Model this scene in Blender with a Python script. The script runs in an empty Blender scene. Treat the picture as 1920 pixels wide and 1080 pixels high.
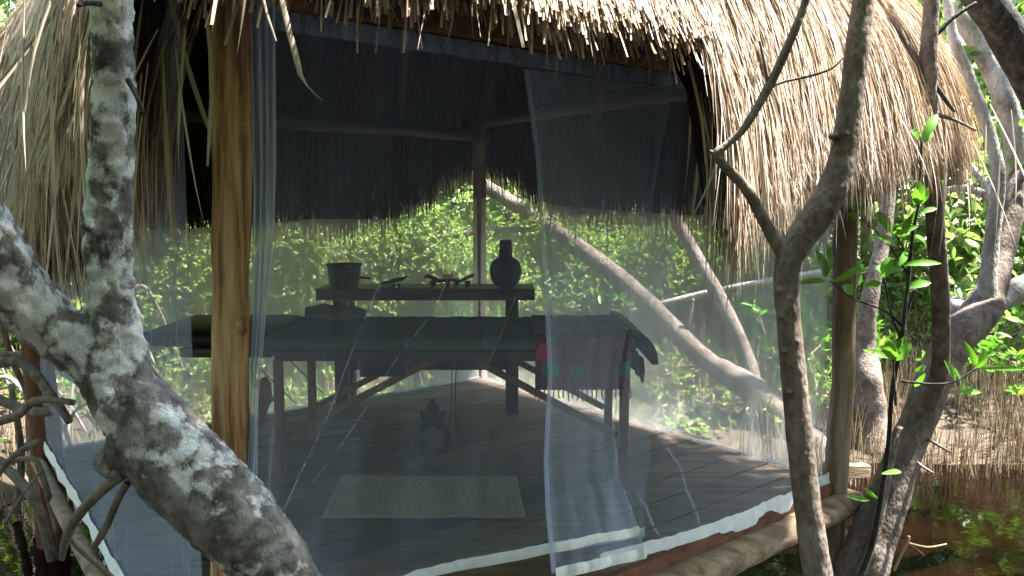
import bpy, math, random
import numpy as np
from mathutils import Vector, noise as mnoise
R = math.radians
random.seed(11); rng = np.random.default_rng(11)
scene = bpy.context.scene
COL = scene.collection

# ------------------------------------------------------------------ camera
CAM_H, FPX, PITCH = 1.35, 1454.0, 0.1043
cam_d = bpy.data.cameras.new('camera'); cam = bpy.data.objects.new('camera', cam_d); COL.objects.link(cam)
cam.location = (0, 0, CAM_H); cam.rotation_euler = (R(90) - PITCH, 0, 0)
cam_d.sensor_width = 36; cam_d.lens = 36 * FPX / 1920; cam_d.clip_end = 400; cam_d.clip_start = 0.02
scene.camera = cam
# ------------------------------------------------------------------ light
SUN = Vector((0.42, 0.06, 0.90)).normalized()
world = bpy.data.worlds.new('World'); scene.world = world; world.use_nodes = True
wn = world.node_tree
sky = wn.nodes.new('ShaderNodeTexSky'); sky.sky_type = 'NISHITA'; sky.sun_disc = False
sky.sun_elevation = math.asin(SUN.z); sky.sun_rotation = math.atan2(SUN.x, SUN.y)
bg = wn.nodes['Background']; bg.inputs['Strength'].default_value = 0.15
wn.links.new(sky.outputs['Color'], bg.inputs['Color'])
sun_d = bpy.data.lights.new('sun', 'SUN'); sun_d.energy = 5.0; sun_d.angle = R(1.2); sun_d.color = (1.0, 0.95, 0.86)
sun = bpy.data.objects.new('sun', sun_d); COL.objects.link(sun); sun.location = (6, 2, 14)
sun.rotation_euler = SUN.to_track_quat('Z', 'Y').to_euler()
vs = scene.view_settings; vs.view_transform = 'Standard'; vs.look = 'None'; vs.gamma = 1.0; vs.exposure = 2.95
scene.render.engine = 'CYCLES'
cy = scene.cycles; cy.use_denoising = True; cy.max_bounces = 8; cy.diffuse_bounces = 4; cy.transparent_max_bounces = 32
cy.transmission_bounces = 4; cy.glossy_bounces = 3; cy.sample_clamp_indirect = 6

# ------------------------------------------------------------------ pixel helpers (1920x1080 photograph)
CP, SP = math.cos(PITCH), math.sin(PITCH)
def ray(x, y):
    a, b = (x - 960) / FPX, (540 - y) / FPX
    return Vector((a, CP + b * SP, -SP + b * CP))
def pix(x, y, Y):
    d = ray(x, y); t = Y / d.y
    return Vector((d.x * t, Y, CAM_H + d.z * t))
def pz(x, y, z=0.0):
    d = ray(x, y); t = (z - CAM_H) / d.z
    return Vector((d.x * t, d.y * t, z))
def proj(P):
    X, Y, Z = P[..., 0], P[..., 1], P[..., 2] - CAM_H
    d = Y * CP - Z * SP; u = Y * SP + Z * CP
    return np.stack([960 + FPX * X / d, 540 - FPX * u / d], -1)
# hut frame: u along the front edge, v along the left edge, origin at the front corner post
ANG = 0.6702
U = Vector((math.cos(ANG), math.sin(ANG), 0)); V = Vector((-math.sin(ANG), math.cos(ANG), 0))
F0 = Vector((-0.741, 1.876, 0)); S = 3.0
def H(u, v, z=0.0): return F0 + U * u + V * v + Vector((0, 0, z))
def loc_uv(p): q = Vector(p) - F0; return q.dot(U), q.dot(V)
def pv(x, y, v=0.0):          # pixel onto the upright plane v = const
    d = ray(x, y); o = Vector((0, 0, CAM_H)); t = (v - (o - F0).dot(V)) / d.dot(V); return o + d * t
def pu(x, y, u=0.0):
    d = ray(x, y); o = Vector((0, 0, CAM_H)); t = (u - (o - F0).dot(U)) / d.dot(U); return o + d * t

# ------------------------------------------------------------------ materials
def mat_base(name):
    m = bpy.data.materials.new(name); m.use_nodes = True
    nt = m.node_tree; b = nt.nodes['Principled BSDF']; return m, nt, b
def N(nt, t, **kw):
    n = nt.nodes.new(t)
    for k, v in kw.items():
        if hasattr(n, k): setattr(n, k, v)
        else: n.inputs[k].default_value = v
    return n
def ramp(nt, stops):
    r = nt.nodes.new('ShaderNodeValToRGB'); e = r.color_ramp.elements
    while len(e) < len(stops): e.new(0.5)
    for i, (p, c) in enumerate(stops): e[i].position = p; e[i].color = (*c, 1)
    return r
def coords(nt, scale, rot=(0, 0, 0)):
    tc = nt.nodes.new('ShaderNodeTexCoord'); mp = nt.nodes.new('ShaderNodeMapping')
    mp.inputs['Scale'].default_value = scale; mp.inputs['Rotation'].default_value = rot
    nt.links.new(tc.outputs['Object'], mp.inputs['Vector']); return mp.outputs['Vector']
def noisy(name, stops, scale=(8, 8, 8), detail=8, rough=0.8, bump=0.3, bscale=None, spec=0.3, rot=(0, 0, 0), dist=0.0, bdist=0.01):
    m, nt, b = mat_base(name); L = nt.links.new
    v = coords(nt, scale, rot)
    n = N(nt, 'ShaderNodeTexNoise', Scale=1.0, Detail=detail, Roughness=0.62, Distortion=dist); L(v, n.inputs['Vector'])
    r = ramp(nt, stops); L(n.outputs['Fac'], r.inputs['Fac']); L(r.outputs['Color'], b.inputs['Base Color'])
    b.inputs['Roughness'].default_value = rough; b.inputs['Specular IOR Level'].default_value = spec
    if bump:
        v2 = coords(nt, bscale or tuple(s * 3 for s in scale), rot)
        n2 = N(nt, 'ShaderNodeTexNoise', Scale=1.0, Detail=6, Roughness=0.65); L(v2, n2.inputs['Vector'])
        bp = N(nt, 'ShaderNodeBump', Strength=bump, Distance=bdist); L(n2.outputs['Fac'], bp.inputs['Height']); L(bp.outputs['Normal'], b.inputs['Normal'])
    return m
def island_mat(name, stops, rough=0.7, trans=0.0, spec=0.3, tcol=None):
    """colour differs from one leaf or blade to the next; thin tissue lets light through"""
    m, nt, b = mat_base(name); L = nt.links.new
    g = nt.nodes.new('ShaderNodeNewGeometry'); r = ramp(nt, stops)
    L(g.outputs['Random Per Island'], r.inputs['Fac']); L(r.outputs['Color'], b.inputs['Base Color'])
    b.inputs['Roughness'].default_value = rough; b.inputs['Specular IOR Level'].default_value = spec
    if trans:
        t = nt.nodes.new('ShaderNodeBsdfTranslucent'); mx = nt.nodes.new('ShaderNodeMixShader'); mx.inputs['Fac'].default_value = trans
        hs = N(nt, 'ShaderNodeMixRGB', blend_type='MULTIPLY'); hs.inputs['Fac'].default_value = 1.0
        L(r.outputs['Color'], hs.inputs['Color1']); hs.inputs['Color2'].default_value = (*(tcol or (1, 1, 1)), 1)
        L(hs.outputs['Color'], t.inputs['Color'])
        L(b.outputs['BSDF'], mx.inputs[1]); L(t.outputs['BSDF'], mx.inputs[2]); L(mx.outputs['Shader'], nt.nodes['Material Output'].inputs['Surface'])
    return m
def net_mat(name, cover, col=(0.58, 0.70, 1.0), var=0.10, stretch=(40, 40, 1.5)):
    m, nt, b = mat_base(name); L = nt.links.new
    d = N(nt, 'ShaderNodeBsdfDiffuse'); d.inputs['Color'].default_value = (*col, 1)
    t = N(nt, 'ShaderNodeBsdfTranslucent'); t.inputs['Color'].default_value = (*col, 1)
    a = nt.nodes.new('ShaderNodeMixShader'); a.inputs['Fac'].default_value = 0.3
    L(d.outputs[0], a.inputs[1]); L(t.outputs[0], a.inputs[2])
    tr = nt.nodes.new('ShaderNodeBsdfTransparent')
    v = coords(nt, stretch); n = N(nt, 'ShaderNodeTexNoise', Scale=1.0, Detail=4); L(v, n.inputs['Vector'])
    mr = N(nt, 'ShaderNodeMapRange'); mr.inputs['From Min'].default_value = 0.3; mr.inputs['From Max'].default_value = 0.7
    mr.inputs['To Min'].default_value = max(0.02, cover - var); mr.inputs['To Max'].default_value = min(1, cover + var)
    L(n.outputs['Fac'], mr.inputs['Value'])
    mx = nt.nodes.new('ShaderNodeMixShader'); L(mr.outputs['Result'], mx.inputs['Fac'])
    L(tr.outputs[0], mx.inputs[1]); L(a.outputs[0], mx.inputs[2]); L(mx.outputs[0], nt.nodes['Material Output'].inputs['Surface'])
    nt.nodes.remove(b); return m

def bark_lichen():
    m, nt, b = mat_base('bark_with_white_lichen'); L = nt.links.new
    n1 = N(nt, 'ShaderNodeTexNoise', Scale=26.0, Detail=9, Roughness=0.7); L(coords(nt, (1, 1, 0.7)), n1.inputs['Vector'])
    base = ramp(nt, [(0.33, (0.055, 0.048, 0.045)), (0.47, (0.17, 0.157, 0.15)), (0.60, (0.30, 0.285, 0.275)), (0.8, (0.17, 0.16, 0.15))]); L(n1.outputs['Fac'], base.inputs['Fac'])
    # lichen: rounded white patches with broken rims
    n2 = N(nt, 'ShaderNodeTexNoise', Scale=30.0, Detail=8, Roughness=0.7); L(coords(nt, (1, 1, 0.85)), n2.inputs['Vector'])
    n3 = N(nt, 'ShaderNodeTexNoise', Scale=12.0, Detail=2, Roughness=0.5); L(coords(nt, (1, 1, 1)), n3.inputs['Vector'])
    vo = N(nt, 'ShaderNodeTexVoronoi', Scale=40.0); L(coords(nt, (1, 1, 0.8)), vo.inputs['Vector'])
    ad = N(nt, 'ShaderNodeMath', operation='MULTIPLY_ADD'); L(n3.outputs['Fac'], ad.inputs[0]); ad.inputs[1].default_value = 0.9; L(n2.outputs['Fac'], ad.inputs[2])
    sb = N(nt, 'ShaderNodeMath', operation='MULTIPLY_ADD'); L(vo.outputs['Distance'], sb.inputs[0]); sb.inputs[1].default_value = -0.22; L(ad.outputs[0], sb.inputs[2])
    tcz = nt.nodes.new('ShaderNodeTexCoord'); sz = nt.nodes.new('ShaderNodeSeparateXYZ'); L(tcz.outputs['Object'], sz.inputs[0])
    mz = N(nt, 'ShaderNodeMapRange'); mz.inputs['From Min'].default_value = 1.5; mz.inputs['From Max'].default_value = 1.95; mz.inputs['To Min'].default_value = -0.24; mz.inputs['To Max'].default_value = 0.06; L(sz.outputs[2], mz.inputs['Value'])
    sb2 = N(nt, 'ShaderNodeMath', operation='ADD'); L(sb.outputs[0], sb2.inputs[0]); L(mz.outputs[0], sb2.inputs[1])
    rm = ramp(nt, [(0.82, (0, 0, 0)), (0.93, (1, 1, 1))]); L(sb2.outputs[0], rm.inputs['Fac'])
    lich = ramp(nt, [(0.3, (0.52, 0.54, 0.53)), (0.6, (0.82, 0.83, 0.82))]); L(n1.outputs['Fac'], lich.inputs['Fac'])
    mx = N(nt, 'ShaderNodeMixRGB'); L(rm.outputs['Color'], mx.inputs['Fac']); L(base.outputs['Color'], mx.inputs['Color1']); L(lich.outputs['Color'], mx.inputs['Color2'])
    L(mx.outputs['Color'], b.inputs['Base Color']); b.inputs['Roughness'].default_value = 0.92; b.inputs['Specular IOR Level'].default_value = 0.15
    n4 = N(nt, 'ShaderNodeTexNoise', Scale=60.0, Detail=8, Roughness=0.72); L(coords(nt, (1, 1, 0.6)), n4.inputs['Vector'])
    hm = N(nt, 'ShaderNodeMath', operation='MULTIPLY_ADD'); L(rm.outputs['Color'], hm.inputs[0]); hm.inputs[1].default_value = 0.12; L(n4.outputs['Fac'], hm.inputs[2])
    bp = N(nt, 'ShaderNodeBump', Strength=1.0, Distance=0.014); L(hm.outputs[0], bp.inputs['Height']); L(bp.outputs['Normal'], b.inputs['Normal'])
    return m
def bark_spotted(name, c0, c1, c2, scale=30):
    m, nt, b = mat_base(name); L = nt.links.new
    n1 = N(nt, 'ShaderNodeTexNoise', Scale=scale, Detail=9, Roughness=0.7); L(coords(nt, (1, 1, 0.55)), n1.inputs['Vector'])
    n0 = N(nt, 'ShaderNodeTexNoise', Scale=6.0, Detail=4); L(coords(nt, (1, 1, 1)), n0.inputs['Vector'])
    ad = N(nt, 'ShaderNodeMath', operation='MULTIPLY_ADD'); L(n0.outputs['Fac'], ad.inputs[0]); ad.inputs[1].default_value = 0.5; L(n1.outputs['Fac'], ad.inputs[2])
    r = ramp(nt, [(0.52, c0), (0.72, c1), (0.95, c2)]); L(ad.outputs[0], r.inputs['Fac'])
    vo = N(nt, 'ShaderNodeTexVoronoi', Scale=70.0); L(coords(nt, (1, 1, 0.6)), vo.inputs['Vector'])
    sp = ramp(nt, [(0.10, (0.30, 0.28, 0.26)), (0.24, (1, 1, 1))]); L(vo.outputs['Distance'], sp.inputs['Fac'])
    mx = N(nt, 'ShaderNodeMixRGB', blend_type='MULTIPLY'); mx.inputs['Fac'].default_value = 0.55
    L(r.outputs['Color'], mx.inputs['Color1']); L(sp.outputs['Color'], mx.inputs['Color2']); L(mx.outputs['Color'], b.inputs['Base Color'])
    b.inputs['Roughness'].default_value = 0.9; b.inputs['Specular IOR Level'].default_value = 0.2
    wv = N(nt, 'ShaderNodeTexNoise', Scale=1.0, Detail=5, Roughness=0.6); L(coords(nt, (14, 14, 90)), wv.inputs['Vector'])
    s2 = N(nt, 'ShaderNodeMath', operation='MULTIPLY_ADD'); L(wv.outputs['Fac'], s2.inputs[0]); s2.inputs[1].default_value = 0.3; L(n1.outputs['Fac'], s2.inputs[2])
    s3 = N(nt, 'ShaderNodeMath', operation='MULTIPLY_ADD'); L(vo.outputs['Distance'], s3.inputs[0]); s3.inputs[1].default_value = -0.8; L(s2.outputs[0], s3.inputs[2])
    bp = N(nt, 'ShaderNodeBump', Strength=0.7, Distance=0.006); L(s3.outputs[0], bp.inputs['Height']); L(bp.outputs['Normal'], b.inputs['Normal'])
    return m

M = {}
M['lichen'] = bark_lichen()
M['bark'] = bark_spotted('grey_brown_bark', (0.06, 0.046, 0.037), (0.14, 0.11, 0.093), (0.25, 0.21, 0.185))
M['bark_pale'] = bark_spotted('pale_mangrove_bark', (0.13, 0.115, 0.10), (0.30, 0.275, 0.25), (0.50, 0.48, 0.46), 14)
M['bark_dark'] = bark_spotted('dark_wet_bark', (0.012, 0.011, 0.010), (0.035, 0.032, 0.03), (0.09, 0.085, 0.08))
M['post'] = noisy('peeled_post_wood', [(0.32, (0.06, 0.027, 0.013)), (0.44, (0.19, 0.095, 0.045)), (0.53, (0.36, 0.21, 0.11)), (0.66, (0.52, 0.35, 0.20))], (30, 30, 2.4), 10, 0.75, 1.0, (70, 70, 7), dist=0.25)
M['post_red'] = noisy('dark_red_post_wood', [(0.3, (0.05, 0.02, 0.012)), (0.55, (0.15, 0.065, 0.035)), (0.75, (0.24, 0.13, 0.075))], (22, 22, 3), 9, 0.85, 0.9, (50, 50, 7))
M['post_grey'] = noisy('weathered_post_wood', [(0.3, (0.07, 0.045, 0.028)), (0.5, (0.20, 0.145, 0.095)), (0.68, (0.33, 0.26, 0.19))], (15, 15, 2.0), 9, 0.8, 0.8, (40, 40, 6), dist=0.6)
M['log'] = noisy('weathered_log', [(0.3, (0.09, 0.06, 0.04)), (0.5, (0.24, 0.17, 0.115)), (0.7, (0.38, 0.30, 0.22))], (2.2, 18, 18), 9, 0.85, 0.9, (6, 45, 45), dist=0.7)
M['plank'] = noisy('brown_floor_boards', [(0.3, (0.055, 0.036, 0.025)), (0.5, (0.12, 0.082, 0.058)), (0.72, (0.19, 0.135, 0.10))], (1.6, 22, 22), 8, 0.7, 0.4, (4, 60, 60))
M['plank_red'] = noisy('red_brown_board', [(0.3, (0.07, 0.028, 0.016)), (0.6, (0.17, 0.075, 0.045)), (0.8, (0.22, 0.12, 0.08))], (2, 25, 25), 8, 0.75, 0.4)
M['table_wood'] = noisy('varnished_table_wood', [(0.3, (0.08, 0.035, 0.016)), (0.6, (0.15, 0.07, 0.032))], (14, 14, 4), 6, 0.5, 0.1)
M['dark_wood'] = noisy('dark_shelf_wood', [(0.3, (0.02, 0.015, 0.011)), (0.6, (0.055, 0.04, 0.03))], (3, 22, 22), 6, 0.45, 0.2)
M['thatch'] = island_mat('dry_palm_thatch', [(0.0, (0.13, 0.075, 0.045)), (0.25, (0.31, 0.21, 0.14)), (0.5, (0.47, 0.37, 0.28)), (0.8, (0.61, 0.53, 0.45)), (1.0, (0.70, 0.65, 0.59))], 0.85, 0.12, 0.12, (1, 0.85, 0.6))
M['thatch_in'] = noisy('inner_thatch', [(0.3, (0.012, 0.009, 0.007)), (0.7, (0.04, 0.028, 0.02))], (30, 30, 6), 6, 0.95, 0.8)  # shell tone darkened to carry the shade under the roof
M['thatch_shade'] = island_mat('shade_toned_thatch', [(0.0, (0.008, 0.006, 0.005)), (0.6, (0.03, 0.021, 0.015)), (1.0, (0.07, 0.05, 0.034))], 0.95, 0.0, 0.05)  # dark copy of the thatch: roof interior shade put into the colour
M['palm_grey'] = island_mat('greyed_palm_leaf', [(0.0, (0.27, 0.21, 0.145)), (1.0, (0.52, 0.45, 0.36))], 0.55, 0.15, 0.4)
M['net'] = net_mat('white_mosquito_net', 0.16, var=0.04, stretch=(18, 18, .9))
M['net_flap'] = net_mat('door_flap_net', 0.27, var=0.05, stretch=(16, 16, .8))
M['net_back'] = net_mat('back_mosquito_net', 0.37, var=0.05, stretch=(9, 9, .8), col=(0.90, 0.93, 0.90))
M['net_side'] = net_mat('side_mosquito_net', 0.28, var=0.05, stretch=(12, 12, 1))
M['curtain'] = net_mat('gathered_net', 0.66, var=0.15, stretch=(12, 12, 3), col=(0.72, 0.78, 0.92))
M['seam'] = net_mat('net_seam', 0.30, var=0.1)
M['tape'] = net_mat('net_edge_tape', 0.42, var=0.12, stretch=(10, 10, 4))
M['hem'] = noisy('white_cotton_hem', [(0.3, (0.66, 0.70, 0.76)), (0.7, (0.82, 0.84, 0.86))], (20, 20, 20), 4, 0.9, 0.5, (60, 60, 60), spec=0.1)
LEAF = [(0.0, (0.07, 0.12, 0.035)), (0.3, (0.15, 0.235, 0.065)), (0.65, (0.25, 0.35, 0.115)), (0.92, (0.36, 0.45, 0.18)), (1.0, (0.46, 0.45, 0.18))]
M['leaf'] = island_mat('mangrove_leaf', LEAF, 0.4, 0.5, 0.4, (1.15, 1.25, 0.7))
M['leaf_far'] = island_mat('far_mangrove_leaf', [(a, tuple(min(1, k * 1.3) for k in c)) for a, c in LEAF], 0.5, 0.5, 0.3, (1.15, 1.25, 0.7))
M['leaf_near'] = island_mat('broad_glossy_leaf', [(0.0, (0.08, 0.22, 0.025)), (0.5, (0.12, 0.29, 0.04)), (1.0, (0.22, 0.40, 0.07))], 0.3, 0.4, 0.5, (1.2, 1.3, 0.6))
M['mud'] = noisy('mangrove_mud', [(0.3, (0.025, 0.018, 0.012)), (0.55, (0.07, 0.05, 0.033)), (0.75, (0.13, 0.10, 0.07))], (3, 3, 3), 10, 0.8, 0.8, (14, 14, 14), bdist=0.05)
M['reed'] = island_mat('breathing_root', [(0.0, (0.11, 0.075, 0.04)), (0.4, (0.22, 0.16, 0.09)), (0.8, (0.35, 0.285, 0.18)), (1.0, (0.46, 0.40, 0.29))], 0.85, 0, 0.2)
M['clay'] = noisy('black_clay', [(0.3, (0.012, 0.012, 0.014)), (0.7, (0.03, 0.03, 0.034))], (20, 20, 20), 5, 0.6, 0.3)
M['clay_rust'] = noisy('dark_brown_clay', [(0.3, (0.025, 0.018, 0.014)), (0.7, (0.055, 0.042, 0.034))], (20, 20, 20), 5, 0.7, 0.3)
M['green_sheet'] = noisy('dark_green_sheet', [(0.3, (0.045, 0.06, 0.05)), (0.7, (0.08, 0.10, 0.082))], (3, 40, 40), 4, 0.9, 0.3)
M['black_vinyl'] = noisy('black_padding', [(0.3, (0.012, 0.012, 0.015)), (0.7, (0.025, 0.024, 0.03))], (10, 10, 10), 4, 0.5, 0.15)
M['straw'] = noisy('woven_straw', [(0.3, (0.20, 0.18, 0.125)), (0.7, (0.36, 0.32, 0.235))], (120, 8, 8), 4, 0.85, 0.6, (160, 30, 30))
M['orange'] = noisy('orange_wax', [(0.3, (0.75, 0.33, 0.03)), (0.7, (0.85, 0.45, 0.06))], (20, 20, 20), 3, 0.5, 0.1)
M['white_clay'] = noisy('pale_incense', [(0.3, (0.6, 0.58, 0.52)), (0.7, (0.75, 0.73, 0.68))], (40, 40, 40), 3, 0.8, 0.1)
M['cord'] = noisy('dark_cord', [(0.3, (0.02, 0.018, 0.016)), (0.7, (0.05, 0.045, 0.04))], (50, 50, 50), 3, 0.8, 0)
M['rock'] = noisy('pale_limestone', [(0.3, (0.50, 0.48, 0.43)), (0.55, (0.72, 0.70, 0.65)), (0.75, (0.80, 0.78, 0.74))], (6, 6, 6), 9, 0.9, 0.8, (18, 18, 18), bdist=0.03)
M['rust'] = noisy('rusty_panel', [(0.3, (0.16, 0.07, 0.045)), (0.6, (0.30, 0.155, 0.11)), (0.8, (0.42, 0.27, 0.21))], (5, 5, 5), 8, 0.8, 0.3)
M['pale_wood'] = noisy('grey_scrap_wood', [(0.3, (0.28, 0.26, 0.24)), (0.7, (0.50, 0.48, 0.45))], (20, 20, 4), 6, 0.85, 0.4)

def vary_by_board(m):
    nt = m.node_tree; b = nt.nodes['Principled BSDF']; src = b.inputs['Base Color'].links[0].from_socket
    oi = nt.nodes.new('ShaderNodeObjectInfo'); mr = N(nt, 'ShaderNodeMapRange'); mr.inputs['To Min'].default_value = 0.6; mr.inputs['To Max'].default_value = 1.35
    hs = nt.nodes.new('ShaderNodeHueSaturation'); nt.links.new(oi.outputs['Random'], mr.inputs['Value']); nt.links.new(mr.outputs['Result'], hs.inputs['Value'])
    nt.links.new(src, hs.inputs['Color']); nt.links.new(hs.outputs['Color'], b.inputs['Base Color'])
vary_by_board(M['plank'])
def cloth_mat():
    m, nt, b = mat_base('embroidered_red_cloth'); L = nt.links.new
    v = coords(nt, (1, 1, 1))
    vo = N(nt, 'ShaderNodeTexVoronoi', Scale=8.5, Randomness=0.7); L(v, vo.inputs['Vector'])
    hue = ramp(nt, [(0.0, (0.02, 0.13, 0.10)), (0.32, (0.36, 0.03, 0.10)), (0.58, (0.03, 0.09, 0.20)), (0.80, (0.02, 0.16, 0.08))])
    hue.color_ramp.interpolation = 'CONSTANT'
    sx = nt.nodes.new('ShaderNodeSeparateColor'); L(vo.outputs['Color'], sx.inputs['Color']); L(sx.outputs[0], hue.inputs['Fac'])
    rm = ramp(nt, [(0.34, (1, 1, 1)), (0.42, (0, 0, 0))]); L(vo.outputs['Distance'], rm.inputs['Fac'])
    n = N(nt, 'ShaderNodeTexNoise', Scale=40.0, Detail=4); L(v, n.inputs['Vector'])
    basec = ramp(nt, [(0.35, (0.085, 0.006, 0.016)), (0.65, (0.15, 0.013, 0.030))]); L(n.outputs['Fac'], basec.inputs['Fac'])
    mx = N(nt, 'ShaderNodeMixRGB'); L(rm.outputs['Color'], mx.inputs['Fac']); L(basec.outputs['Color'], mx.inputs['Color1']); L(hue.outputs['Color'], mx.inputs['Color2'])
    L(mx.outputs['Color'], b.inputs['Base Color']); b.inputs['Roughness'].default_value = 0.95
    bp = N(nt, 'ShaderNodeBump', Strength=0.4, Distance=0.003); L(n.outputs['Fac'], bp.inputs['Height']); L(bp.outputs['Normal'], b.inputs['Normal'])
    return m
M['cloth'] = cloth_mat()
def water_mat():
    m, nt, b = mat_base('tannin_water'); L = nt.links.new
    b.inputs['Roughness'].default_value = 0.04; b.inputs['IOR'].default_value = 1.33
    n = N(nt, 'ShaderNodeTexNoise', Scale=2.0, Detail=6); L(coords(nt, (1, 1, 1)), n.inputs['Vector'])
    r = ramp(nt, [(0.35, (0.002, 0.001, 0.0006)), (0.6, (0.0055, 0.0022, 0.0013)), (0.8, (0.009, 0.0045, 0.003))]); L(n.outputs['Fac'], r.inputs['Fac']); L(r.outputs['Color'], b.inputs['Base Color'])
    n2 = N(nt, 'ShaderNodeTexNoise', Scale=9.0, Detail=3); L(coords(nt, (1, 1, 1)), n2.inputs['Vector'])
    bp = N(nt, 'ShaderNodeBump', Strength=0.08, Distance=0.02); L(n2.outputs['Fac'], bp.inputs['Height']); L(bp.outputs['Normal'], b.inputs['Normal'])
    return m
M['water'] = water_mat()

# ------------------------------------------------------------------ mesh helpers
class MB:
    def __init__(s): s.v, s.f = [], []
    def add(s, v, f):
        o = len(s.v); s.v += [tuple(p) for p in v]; s.f += [tuple(i + o for i in q) for q in f]; return s
    def box(s, c, sx, sy, sz, ax=None, jit=0.0):
        ax = ax or (Vector((1, 0, 0)), Vector((0, 1, 0)), Vector((0, 0, 1))); c = Vector(c); vs = []
        for k in (-1, 1):
            for j in (-1, 1):
                for i in (-1, 1):
                    vs.append(c + ax[0] * (i * sx / 2 + random.uniform(-jit, jit)) + ax[1] * (j * sy / 2 + random.uniform(-jit, jit)) + ax[2] * (k * sz / 2 + random.uniform(-jit, jit)))
        return s.add(vs, [(0, 2, 3, 1), (4, 5, 7, 6), (0, 1, 5, 4), (2, 6, 7, 3), (0, 4, 6, 2), (1, 3, 7, 5)])
    def tube(s, pts, rad, sides=10, sub=6, rough=0.0, nscale=10.0, cap=True):
        P = [Vector(p) for p in pts]; n = len(P)
        if n == 2: P = [P[0], P[0].lerp(P[1], .5), P[1]]; rad = [rad[0], (rad[0] + rad[-1]) / 2, rad[-1]]; n = 3
        C, Rr = [], []
        for i in range(n - 1):
            p0, p1, p2, p3 = P[max(i - 1, 0)], P[i], P[i + 1], P[min(i + 2, n - 1)]
            for k in range(sub):
                t = k / sub
                C.append(0.5 * ((2 * p1) + (p2 - p0) * t + (2 * p0 - 5 * p1 + 4 * p2 - p3) * t * t + (3 * p1 - p0 - 3 * p2 + p3) * t ** 3))
                Rr.append(rad[i] * (1 - t) + rad[i + 1] * t)
        C.append(P[-1]); Rr.append(rad[-1])
        vs, fs = [], []; up = None
        for i, c in enumerate(C):
            d = (C[min(i + 1, len(C) - 1)] - C[max(i - 1, 0)]).normalized()
            if up is None: up = d.orthogonal().normalized()
            up = (up - d * up.dot(d)).normalized(); w = d.cross(up)
            for k in range(sides):
                a = 2 * math.pi * k / sides; q = up * math.cos(a) + w * math.sin(a); r = Rr[i]
                if rough:
                    pp = c + q * r; r *= 1 + rough * (mnoise.noise(pp * nscale) + 0.5 * mnoise.noise(pp * nscale * 2.3))
                vs.append(c + q * r)
        for i in range(len(C) - 1):
            for k in range(sides):
                a, b = i * sides + k, i * sides + (k + 1) % sides; fs.append((a, b, b + sides, a + sides))
        if cap:
            fs.append(tuple(range(sides))[::-1]); fs.append(tuple(range((len(C) - 1) * sides, len(C) * sides)))
        return s.add(vs, fs)
    def lathe(s, prof, c, sides=24, ax=None):
        c = Vector(c); vs, fs = [], []
        for r, z in prof:
            for k in range(sides):
                a = 2 * math.pi * k / sides; vs.append(c + Vector((r * math.cos(a), r * math.sin(a), z)))
        for i in range(len(prof) - 1):
            for k in range(sides):
                a, b = i * sides + k, i * sides + (k + 1) % sides; fs.append((a, b, b + sides, a + sides))
        fs.append(tuple(range(sides))[::-1]); fs.append(tuple(range((len(prof) - 1) * sides, len(prof) * sides)))
        return s.add(vs, fs)
    def grid(s, G):
        n, m = len(G), len(G[0]); vs = [p for row in G for p in row]
        return s.add(vs, [(i * m + j, i * m + j + 1, (i + 1) * m + j + 1, (i + 1) * m + j) for i in range(n - 1) for j in range(m - 1)])
def mesh_np(name, V_, F_):
    me = bpy.data.meshes.new(name); me.from_pydata([], [], [])
    V_ = np.asarray(V_, np.float32); F_ = np.asarray(F_, np.int32); k = F_.shape[1]
    me.vertices.add(len(V_)); me.vertices.foreach_set('co', V_.ravel())
    me.loops.add(F_.size); me.loops.foreach_set('vertex_index', F_.ravel())
    me.polygons.add(len(F_)); me.polygons.foreach_set('loop_start', np.arange(0, F_.size, k, dtype=np.int32))
    me.update(calc_edges=True); return me
def link(name, me, mat, parent=None, smooth=True, loc=None):
    o = bpy.data.objects.new(name, me); COL.objects.link(o)
    if mat and not me.materials: me.materials.append(mat)
    if smooth: me.polygons.foreach_set('use_smooth', np.ones(len(me.polygons), bool))
    if parent: o.parent = parent
    if loc is not None: o.location = loc
    return o
def part(name, mb, mat, parent=None, smooth=True, bevel=0.0, origin=None):
    """mesh given in world coordinates; stored relative to its root"""
    o0 = Vector((0, 0, 0)); p = parent
    while p: o0 = o0 + p.location; p = p.parent
    if parent is None and origin is not None: o0 = Vector(origin)
    me = bpy.data.meshes.new(name); me.from_pydata([Vector(v) - o0 for v in mb.v], [], mb.f); me.update()
    o = link(name, me, mat, parent, smooth)
    if parent is None: o.location = o0
    if bevel:
        b = o.modifiers.new('bevel', 'BEVEL'); b.width = bevel; b.segments = 2; b.limit_method = 'ANGLE'
    return o
def tag(o, label, cat, group=None):
    o['label'] = label; o['category'] = cat
    if group: o['group'] = group
    return o
def thing(name, label, cat, loc=(0, 0, 0), group=None):
    o = bpy.data.objects.new(name, None); COL.objects.link(o); o.location = loc; o.empty_display_size = 0.1
    return tag(o, label, cat, group)
def pr(w, Y): return w / 2 / FPX * Y
def pxtube(mb, pts, **kw):
    """pts: (px, py, Y, width px)"""
    mb.tube([pix(x, y, Y) for x, y, Y, w in pts], [pr(w, Y) for x, y, Y, w in pts], **kw); return mb

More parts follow.
